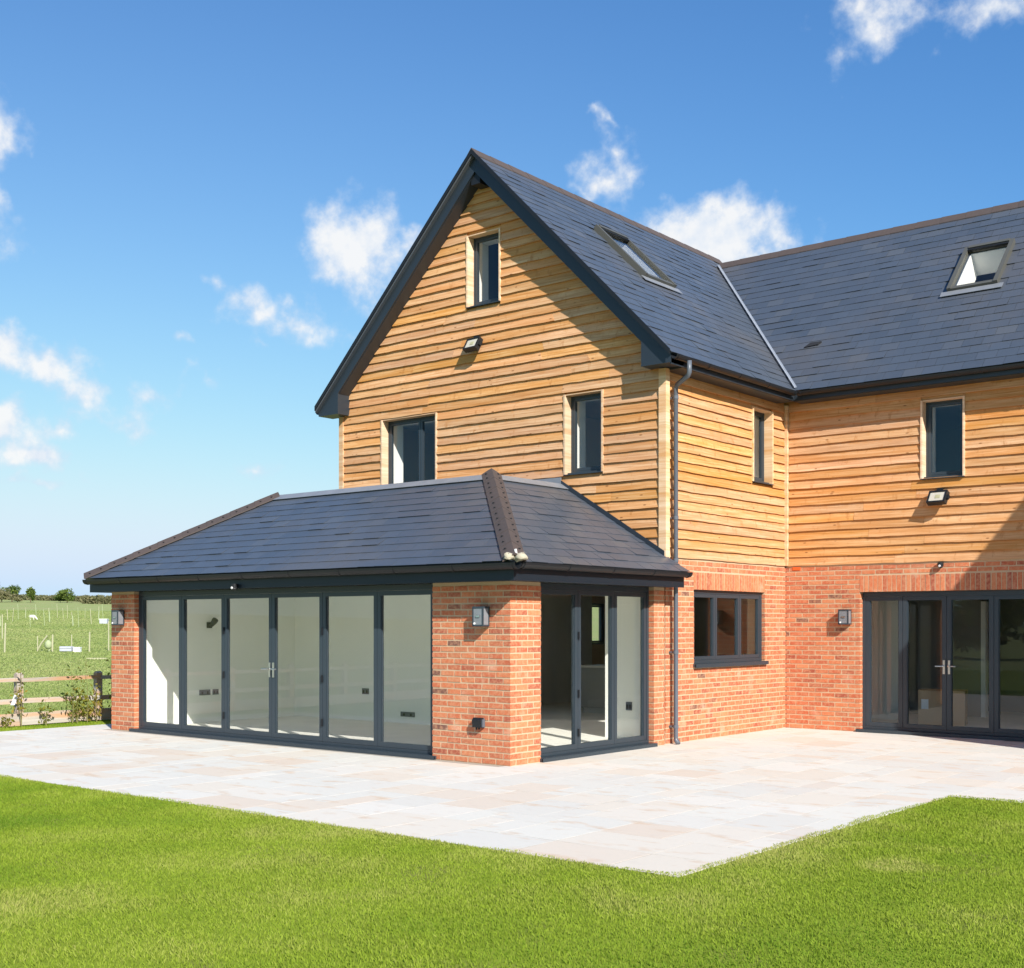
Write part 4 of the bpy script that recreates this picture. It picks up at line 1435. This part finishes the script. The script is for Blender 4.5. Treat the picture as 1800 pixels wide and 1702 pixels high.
socket_plate('pair of dark sockets seen through the second pane from the field', (-7.83, -1.99, .55), 'x', .11, .045)
socket_plate('dark socket in the row nearer the corner of the pale room', (-7.83, -1.77, .55), 'x', .06, .045)
socket_plate('single dark socket on the rear wall seen through the fifth pane', (-6.0, -.02, .55), 'y', .08, .05)
socket_plate('long dark vent near the floor seen through the pane beside the pier', (-5.0, -.02, .20), 'y', .16, .04)  # a wall vent, drawn with the socket plate
socket_plate('single dark socket on the short wall behind the narrow side doors', (-.60, -.02, .52), 'y', .05, .06)
t = thing('spotlight', 'small black spotlight on the pale inside wall', 'spotlight', (-7.83, -1.90, 1.68))
b = MB(); b.box(0, .02, -.05, .05, -.05, .05); b.build('mount', M['black_plastic'], t)
b = MB(); b.tube([(.02, 0, 0), (.08, 0, .0), (.13, .0, .05), (.17, .0, .09)], [.018, .03, .05, .055], 10); b.build('lamp_head', M['black_plastic'], t)

# ================================================================== garden fence, saplings
FX = -10.12
fence = thing('fence', 'low pale timber post and rail fence between the patio and the field', 'fence', (FX, -4.04, 0))
frs = random.Random(9)
ys = [-4.04 + 1.49 * k for k in range(-9, 5)]
for y in ys:
    b = MB(); h_ = .88 + frs.uniform(-.01, .02); yy = y + 4.04
    b.box(-.055, .055, yy - .055, yy + .055, -.1, h_ - .03)
    b.poly([(-.055, yy - .055, h_ - .03), (.055, yy - .055, h_ - .03), (.055, yy + .055, h_ - .03), (-.055, yy + .055, h_ - .03), (0, yy - .055, h_), (0, yy + .055, h_)], [(0, 1, 4), (1, 2, 5, 4), (2, 3, 5), (3, 0, 4, 5)])
    b.build('fence_post', M['fence_wood'], fence)
for k in range(len(ys) - 1):
    y0, y1 = ys[k] + 4.04, ys[k + 1] + 4.04
    for z0, z1, nm in ((.735, .80, 'rail'), (.375, .455, 'rail'), (.01, .215, 'gravel_board')):
        b = MB(); j = frs.uniform(-.008, .008); j2 = frs.uniform(-.008, .008)
        x0, x1 = (.056, .095) if nm == 'rail' else (.056, .085)
        p = [(x0, y0 + .003, z0 + j), (x1, y0 + .003, z0 + j), (x1, y0 + .003, z1 + j), (x0, y0 + .003, z1 + j)]; q = [(x0, y1 - .003, z0 + j2), (x1, y1 - .003, z0 + j2), (x1, y1 - .003, z1 + j2), (x0, y1 - .003, z1 + j2)]
        b.prism(p, q); b.build(nm, M['fence_wood'], fence)
t = thing('plastic_tag', 'small white tag tilted against the fence post nearest the lawn', 'tag', (FX + .12, -4.18, .46))
b = MB(); b.prism([(0, -.07, -.10), (0, .0, -.10), (0, .08, .09), (0, .01, .10)], [(.008, -.07, -.10), (.008, .0, -.10), (.008, .08, .09), (.008, .01, .10)]); b.build('tag_sheet', M['white_plastic'], t)
b = MB(); b.tube([(.004, .045, .095), (-.02, .10, .16)], .004, 6); b.build('tie', M['black_plastic'], t)


def leaf_cloud(centres, size, rs, tints=None):
    """small bent leaves at the given points, one mesh with a colour per leaf"""
    c = np.asarray(centres, dtype=float); n = len(c)
    a = rs.normal(size=(n, 3)); a /= np.linalg.norm(a, axis=1)[:, None]
    q = rs.normal(size=(n, 3)); q -= a * (a * q).sum(1)[:, None]; q /= np.linalg.norm(q, axis=1)[:, None]
    s = size * rs.uniform(.6, 1.3, n)[:, None]
    v = np.stack([c - a * s, c + q * s * .45, c + a * s, c - q * s * .45], 1).reshape(-1, 3)
    me = bpy.data.meshes.new('leaves')
    me.vertices.add(n * 4); me.vertices.foreach_set('co', v.astype(np.float32).ravel())
    me.loops.add(n * 4); me.loops.foreach_set('vertex_index', np.arange(n * 4, dtype=np.int32))
    me.polygons.add(n); me.polygons.foreach_set('loop_start', np.arange(0, n * 4, 4, dtype=np.int32))
    me.update(calc_edges=True)
    at = me.attributes.new('tint', 'FLOAT', 'FACE')
    tv = rs.uniform(0, 1, n) if tints is None else np.clip(tints, 0, 1)
    at.data.foreach_set('value', tv.astype(np.float32))
    return me


def sapling(label, x, y, h_, nleaf, tint, lean=0):
    t = thing('sapling', label, 'sapling', (x, y, -.01), 0, 'young hedge plants along the fence')
    rs = np.random.default_rng(int(abs(x * 131 + y * 977)))
    b = MB(); pts = []
    for s in range(3):
        ang = rs.uniform(0, 6.28); sp = rs.uniform(.05, .16) * (0 if s == 0 else 1); hh = h_ * (1 if s == 0 else rs.uniform(.5, .8))
        path = [Vector((math.cos(ang) * sp * f + .02 * math.sin(f * 5 + s), math.sin(ang) * sp * f + lean * f, hh * f)) for f in (0, .25, .5, .75, 1)]
        b.tube(path, [.006, .005, .004, .0035, .002], 6)
        for k in range(int(nleaf * .55)):
            f = rs.uniform(.15, 1.0) ** .7; i = min(3, int(f * 4)); g = f * 4 - i
            p = path[i].lerp(path[i + 1], g)
            pts.append((p.x + rs.normal() * .05, p.y + rs.normal() * .06, p.z + rs.normal() * .03))
    b.build('stem', M['stem_green'], t)
    me = leaf_cloud(pts, .042, rs, tint + rs.uniform(-.25, .25, len(pts))); me.materials.append(M['sapling_leaf']); put('leaves', me, t)


for lb, y, h_, n, ti in (
        ('short yellow green sapling at the foot of the fence by the picture edge', -4.42, .30, 24, .5),
        ('thin yellowing sapling rising above the fence post nearest the lawn', -4.14, 1.12, 30, .75),
        ('low brownish sapling just beyond the fence post nearest the lawn', -3.72, .45, 27, .35),
        ('bare looking sapling with few dark leaves above the top rail', -3.22, 1.02, 24, .05),
        ('bushy yellow green sapling midway between the two fence posts', -3.12, .62, 66, .45),
        ('slim upright sapling with lime green tip above the rail', -2.96, 1.08, 33, .5),
        ('orange tinted leafy sapling just before the second fence post', -2.74, .66, 60, .8),
        ('sapling with yellow leaves against the second fence post', -2.5, 1.1, 36, .55),
        ('yellow leafed sapling between the second post and the brick pier', -2.32, .62, 48, .6),
        ('dark green sapling low beside the brick pier', -2.2, .35, 36, .1)):
    sapling(lb, FX + .30 + frs.uniform(-.06, .06), y, h_, n, ti)

# ================================================================== the field: stakes, bundles, sheep, trees
def stake(label, u, depth, h_, w, lean=0.0, mat='stake', guard=False, group='pale tree stakes standing in the field'):
    p = at_px(u, 0, depth)
    t = thing('tree_stake', label, 'stake', p, 0, group)
    dx, dy = R.x * lean * h_, R.y * lean * h_
    b = MB(); b.tube([(0, 0, -.1), (dx * .5, dy * .5, h_ * .5), (dx, dy, h_ * .96), (dx, dy, h_)], [w, w * .95, w * .9, w * .3], 7); b.build('post', M[mat], t)
    if guard:
        b = MB(); b.tube([(dx * .03 + .05, dy * .03, 0), (dx * .7 + .05, dy * .7, h_ * .72)], w * 1.6, 9); b.build('tree_guard', M['guard_green'], t)
    return t


srs2 = random.Random(31)
LBF = 'thin pale tree stake in the far rows of the field'
for k in range(18):
    u = 3 + k * 10.6 + srs2.uniform(-3, 3)
    stake(LBF, u, srs2.uniform(76, 100), srs2.uniform(.75, 1.25), srs2.uniform(.014, .03), srs2.uniform(-.08, .08), srs2.choice(('stake', 'guard_green', 'stake')), k % 4 == 0, 'thin stakes in far rows')
stake('tall pale stake by the picture edge in the near row', 8, 48, 1.15, .036, 0.03)
stake('stout pale stake second from the picture edge', 4, 60, 1.2, .03, 0)
stake('upright pale stake beside the leaning stake', 66, 49, .62, .024, 0)
stake('leaning pale stake propped at a slant in the grass', 63, 49.5, .62, .036, .72)
stake('pale stake with bluish top next to the green guard', 92, 49, .68, .036, .02)
stake('pale stake between the grey bundle and the white box', 126, 49, .68, .022, 0)
stake('tall whitish stake right of the white box', 157, 49, .80, .032, 0.02)
stake('whitish stake nearest the brick pier', 191, 50, 1.2, .028, 0)
p = at_px(85, 0, 49); t = thing('green_sack', 'small blue green sack hung between two pale stakes', 'sack', p)
b = MB(); b.tube([(0, 0, .10), (0, 0, .2), (0, 0, .36), (0, 0, .46)], [.06, .14, .13, .04], 9); b.tube([(.02, .02, 0), (.02, .02, .12)], .035, 7); b.build('sack_body', M['guard_green'], t, True)
p = at_px(117, 0, 49); t = thing('grey_bundle', 'low grey bundle of tree guards lying in the grass', 'bundle', p)
for k in range(6):
    b = MB(); zz = .06 + .10 * (k // 3); yy = -.12 + .12 * (k % 3)
    c0 = R * -.22 + F * yy; c1 = R * .24 + F * yy; b.tube([(c0.x, c0.y, zz), (c1.x, c1.y, zz)], .058, 8); b.build('guard_tube', M['grey_bundle'], t)
p = at_px(136, 0, 49); t = thing('white_crate', 'small white crate on the grass beside the grey bundle', 'crate', p, YAW)
b = MB(); b.box(-.13, .13, -.1, .1, 0, .16); b.build('crate_body', M['white_plastic'], t)
b = MB(); b.box(-.14, .14, -.11, .11, .16, .19); b.build('rim', M['white_plastic'], t)
p = at_px(183, 0, 86); t = thing('blue_grey_crate', 'blue grey crate far off in the stake rows near the pier', 'crate', p, YAW)
b = MB(); b.box(-.26, .26, -.2, .2, 0, .30); b.build('crate_body', M['grey_bundle'], t)
b = MB(); b.box(-.28, .28, -.22, .22, .30, .34); b.build('rim', M['white_plastic'], t)
p = at_px(170, 0, 44); t = thing('timber_length', 'pale length of timber lying flat in the grass', 'timber', p, YAW)
b = MB(); b.box(-.35, .35, -.05, .05, .0, .06); b.build('timber_body', M['stake'], t)
# sheep
p = at_px(57, 0, 93); t = thing('sheep', 'small white sheep grazing in the field beyond the stakes', 'sheep', p, YAW)
b = MB()
b.tube([(-.42, 0, .42), (-.38, 0, .45), (-.2, 0, .47), (.05, 0, .46), (.22, 0, .46), (.34, 0, .42), (.46, 0, .30), (.55, 0, .20), (.62, 0, .11), (.65, 0, .07)], [.05, .15, .20, .21, .19, .13, .09, .075, .06, .03], 12)
for x, y in ((-.28, .09), (-.26, -.09), (.16, .09), (.18, -.09)):
    b.tube([(x, y, .40), (x - .02, y, .24), (x + .01, y, .18), (x, y, 0)], [.08, .05, .035, .03], 8)
t.scale = (.6, .6, .6); b.build('body', M['wool'], t, True)


def bush(name, label, cat, p, rx, ry, h_, n, mat, seed, trunk=True, group=None, leaf=.12):
    t = thing(name, label, cat, p, 0, group)
    rs = np.random.default_rng(seed)
    k = 16
    cl = rs.normal(size=(k, 3)); cl /= np.linalg.norm(cl, axis=1)[:, None]; cl *= rs.uniform(.25, .72, (k, 1))
    idx = rs.integers(0, k, n)
    pts = rs.normal(size=(n, 3)); pts /= np.linalg.norm(pts, axis=1)[:, None]; pts *= rs.uniform(.2, .42, (n, 1))
    pts = cl[idx] + pts
    tint = .45 + .25 * rs.normal(size=k)[idx] + .12 * rs.normal(size=n)
    P = np.stack([pts[:, 0] * rx, pts[:, 1] * ry, h_ * (.55 + pts[:, 2] * .5)], 1); P[:, 2] = np.maximum(P[:, 2], .02)
    me = leaf_cloud(P, leaf, rs, tint); me.materials.append(M[mat]); put('crown', me, t)
    b = MB(); hh = h_ * .6
    b.tube([(0, 0, -.2), (.02, 0, hh * .4), (-.03, .02, hh)], [h_ * .035, h_ * .025, h_ * .012], 8)
    for q in range(4):
        an = q * 1.6 + 1; b.tube([(0, 0, hh * .4), (math.cos(an) * rx * .35, math.sin(an) * ry * .35, hh * .95)], [h_ * .018, h_ * .008], 6)
    b.build('trunk', M['bark'], t)
    return t


G1 = 'shrubs and trees along the far field edge'
for i, (u, d, rx, h_, mat, lb) in enumerate((
        (-14, 190, 2.6, 3.4, 'bush_leaf', 'tall loose shrub cut by the picture edge on the far field edge'),
        (3, 185, 1.9, 2.4, 'hazed_hedge_leaf', 'pale rounded shrub in the far clump by the picture edge'),
        (21, 192, 1.4, 2.9, 'bush_leaf', 'small pointed dark tree in the far clump'),
        (31, 188, 1.3, 1.5, 'hazed_hedge_leaf', 'lowest pale shrub at the end of the far clump'),
        (54, 185, .75, 2.3, 'bush_leaf', 'narrow lone shrub on the skyline of the field'),
        (118, 188, 1.75, 2.5, 'bush_leaf', 'dense round green bush on the skyline left of the eaves'),
        (106, 190, 1.0, 1.3, 'bush_leaf', 'small shrub leaning on the dense round bush'),
        (142, 190, .8, 1.0, 'hazed_hedge_leaf', 'tiny brown shrub between the round bush and the hedge'))):
    bush('shrub' if 'tree' not in lb else 'tree', lb, 'shrub' if 'tree' not in lb else 'tree', at_px(u, 0, d), rx, rx, h_, 900, mat, 40 + i, True, G1, .17)
# far hedges
def hedge(label, u0, u1, d0, d1, h_, wd, mat, seed, n):
    a, c = at_px(u0, 0, d0), at_px(u1, 0, d1)
    t = thing('hedge', label, 'hedge', a); rs = np.random.default_rng(seed)
    f = rs.uniform(0, 1, n); base = np.outer(1 - f, np.zeros(3)) + np.outer(f, np.array(c - a))
    nrm = np.array(Vector((-(c - a).y, (c - a).x, 0)).normalized())
    hh = h_ * (.8 + .2 * np.sin(f * 37 + seed) * np.sin(f * 91))
    zz = rs.uniform(0, 1, n) ** .8
    P = base + np.outer(rs.normal(size=n) * wd * .35, nrm); P[:, 2] += zz * hh
    me = leaf_cloud(P, .2, rs, .45 + .2 * np.sin(f * 53) + .15 * rs.normal(size=n)); me.materials.append(M[mat]); put('foliage', me, t)
hedge('low olive hedge on the skyline tight against the brick pier', 148, 232, 180, 178, 1.25, 1.2, 'hazed_hedge_leaf', 3, 6000)
hedge('thin dark hedge line running along the horizon', -60, 150, 230, 205, 1.0, 1.5, 'hazed_hedge_leaf', 4, 9000)

# trees behind the camera, seen mirrored in the folding doors
for i, (x, y, rx, h_) in enumerate(((-17, -41, 3.0, 3.6), (-12, -42, 3.6, 4.2), (-6.5, -41, 3.2, 3.3), (-1, -43, 3.4, 4.0), (4.5, -42, 3.0, 3.4))):
    bush('tree', 'dark bushy tree mirrored in the shaded folding doors', 'tree', (x, y, -.03), rx, rx, h_, 1800, 'bush_leaf', 80 + i, True, 'trees mirrored in the folding doors', .26)

# ================================================================== grass
def vnoise(x, y, sc, seed):
    rs = np.random.default_rng(seed); out = 0
    for k in range(7):
        a = rs.uniform(0, 6.28); f = sc * rs.uniform(.5, 1.8); out = out + np.sin((x * math.cos(a) + y * math.sin(a)) * f + rs.uniform(0, 6.28))
    return out / 7


def blades(name, X, Y, Z, H, Wd, tint, lean, mat):
    n = len(X); rs = RNG
    th = rs.uniform(0, 2 * math.pi, n); cx, cy = np.cos(th) * Wd / 2, np.sin(th) * Wd / 2
    lx = lean[0] * H + rs.normal(size=n) * .40 * H; ly = lean[1] * H + rs.normal(size=n) * .40 * H
    v = np.zeros((n, 4, 3))
    v[:, 0] = np.stack([X - cx, Y - cy, Z], 1); v[:, 1] = np.stack([X + cx, Y + cy, Z], 1)
    v[:, 2] = np.stack([X + cx * .7 + lx * .45, Y + cy * .7 + ly * .45, Z + H * .62], 1)
    v[:, 3] = np.stack([X - cx * .2 + lx, Y - cy * .2 + ly, Z + H], 1)
    me = bpy.data.meshes.new(name)
    me.vertices.add(n * 4); me.vertices.foreach_set('co', v.astype(np.float32).ravel())
    me.loops.add(n * 4); me.loops.foreach_set('vertex_index', np.arange(n * 4, dtype=np.int32))
    me.polygons.add(n); me.polygons.foreach_set('loop_start', np.arange(0, n * 4, 4, dtype=np.int32))
    me.update(calc_edges=True)
    at = me.attributes.new('tint', 'FLOAT', 'FACE'); at.data.foreach_set('value', np.clip(tint, 0, 1).astype(np.float32))
    me.materials.append(M[mat])
    return tag(put(name, me), kind='stuff')


def view_mask(x, y, mlo=-120, mhi=1920):
    dx, dy = x - CAM.x, y - CAM.y
    dep = dx * F.x + dy * F.y; lat = dx * R.x + dy * R.y
    u = 900 + 2190 * lat / np.maximum(dep, .1)
    return (dep > 4.2) & (u > mlo) & (u < mhi), dep


N = 2600000
x = RNG.uniform(-10.15, 14, N); y = RNG.uniform(-14.5, 4.0, N)
edge = .07 * vnoise(x, y, 2.6, 5) + .05 * vnoise(x, y, 14, 6) + .03
in_p = ((x > PX0 + edge) & (x < PX1 - edge) & (y > PY0 + edge)) | ((x >= PX1 - edge) & (y > PY1 + edge)) 
ok, dep = view_mask(x, y)
keep = ok & ~in_p & (RNG.uniform(0, 1, N) < np.clip(1.25 - (dep - 6) * .075, .45, 1.0))
x, y, dep = x[keep], y[keep], dep[keep]
pn = vnoise(x, y, .9, 21); pm = vnoise(x, y, 3.2, 22); pf = vnoise(x, y, 9, 23)
stripe = np.sign(np.sin((x * .985 + y * .17 + .25 * vnoise(x, y, .5, 30)) * 2 * math.pi / 1.7))
H = (.016 + .008 * RNG.uniform(size=len(x)) + .006 * np.clip(pm + pf, -1, 1)) * (1 + .12 * stripe * 0)
mow = np.sin((x * .985 + y * .17 + .25 * vnoise(x, y, .5, 30)) * 2 * math.pi / 1.7)
tint = .40 + .10 * RNG.normal(size=len(x)) + .36 * pn + .30 * pm + .14 * pf + .075 * mow
bare = vnoise(x, y, 1.7, 44) + .6 * vnoise(x, y, 5.5, 45)
tint = tint + np.clip((bare - .62) * 1.6, 0, .6)
near_edge = np.exp(-np.minimum(np.abs(y - PY0) + 9 * (x > PX1), np.abs(x - PX1) + 9 * (y < PY0)) / .22)
tint = tint + .28 * near_edge
H = np.clip(H, .009, .05)
blades('grass', x, y, np.full(len(x), -.007), H, RNG.uniform(.0045, .008, len(x)) * (.8 + dep * .035), tint, (-.10 + .02 * stripe, .10 * stripe), 'grass_blade')
# rough grass in the field behind the fence
N = 130000
dep = 19 + 110 * RNG.uniform(size=N) ** 2.4; u = RNG.uniform(-70, 225, N)
x = CAM.x + (F.x + R.x * (u - 900) / 2190) * dep; y = CAM.y + (F.y + R.y * (u - 900) / 2190) * dep
k = x < FX - .15; x, y, dep = x[k], y[k], dep[k]
z = np.array([field_z(a, c) for a, c in zip(x, y)])
pn = vnoise(x, y, .35, 51); pm = vnoise(x, y, 1.2, 52)
blades('field_grass', x, y, z, (.025 + .015 * pm + .022 * RNG.uniform(size=len(x))), .012 + dep * .0009, .42 + .3 * pn + .2 * pm + .2 * RNG.normal(size=len(x)), (.2, .1), 'field_blade')
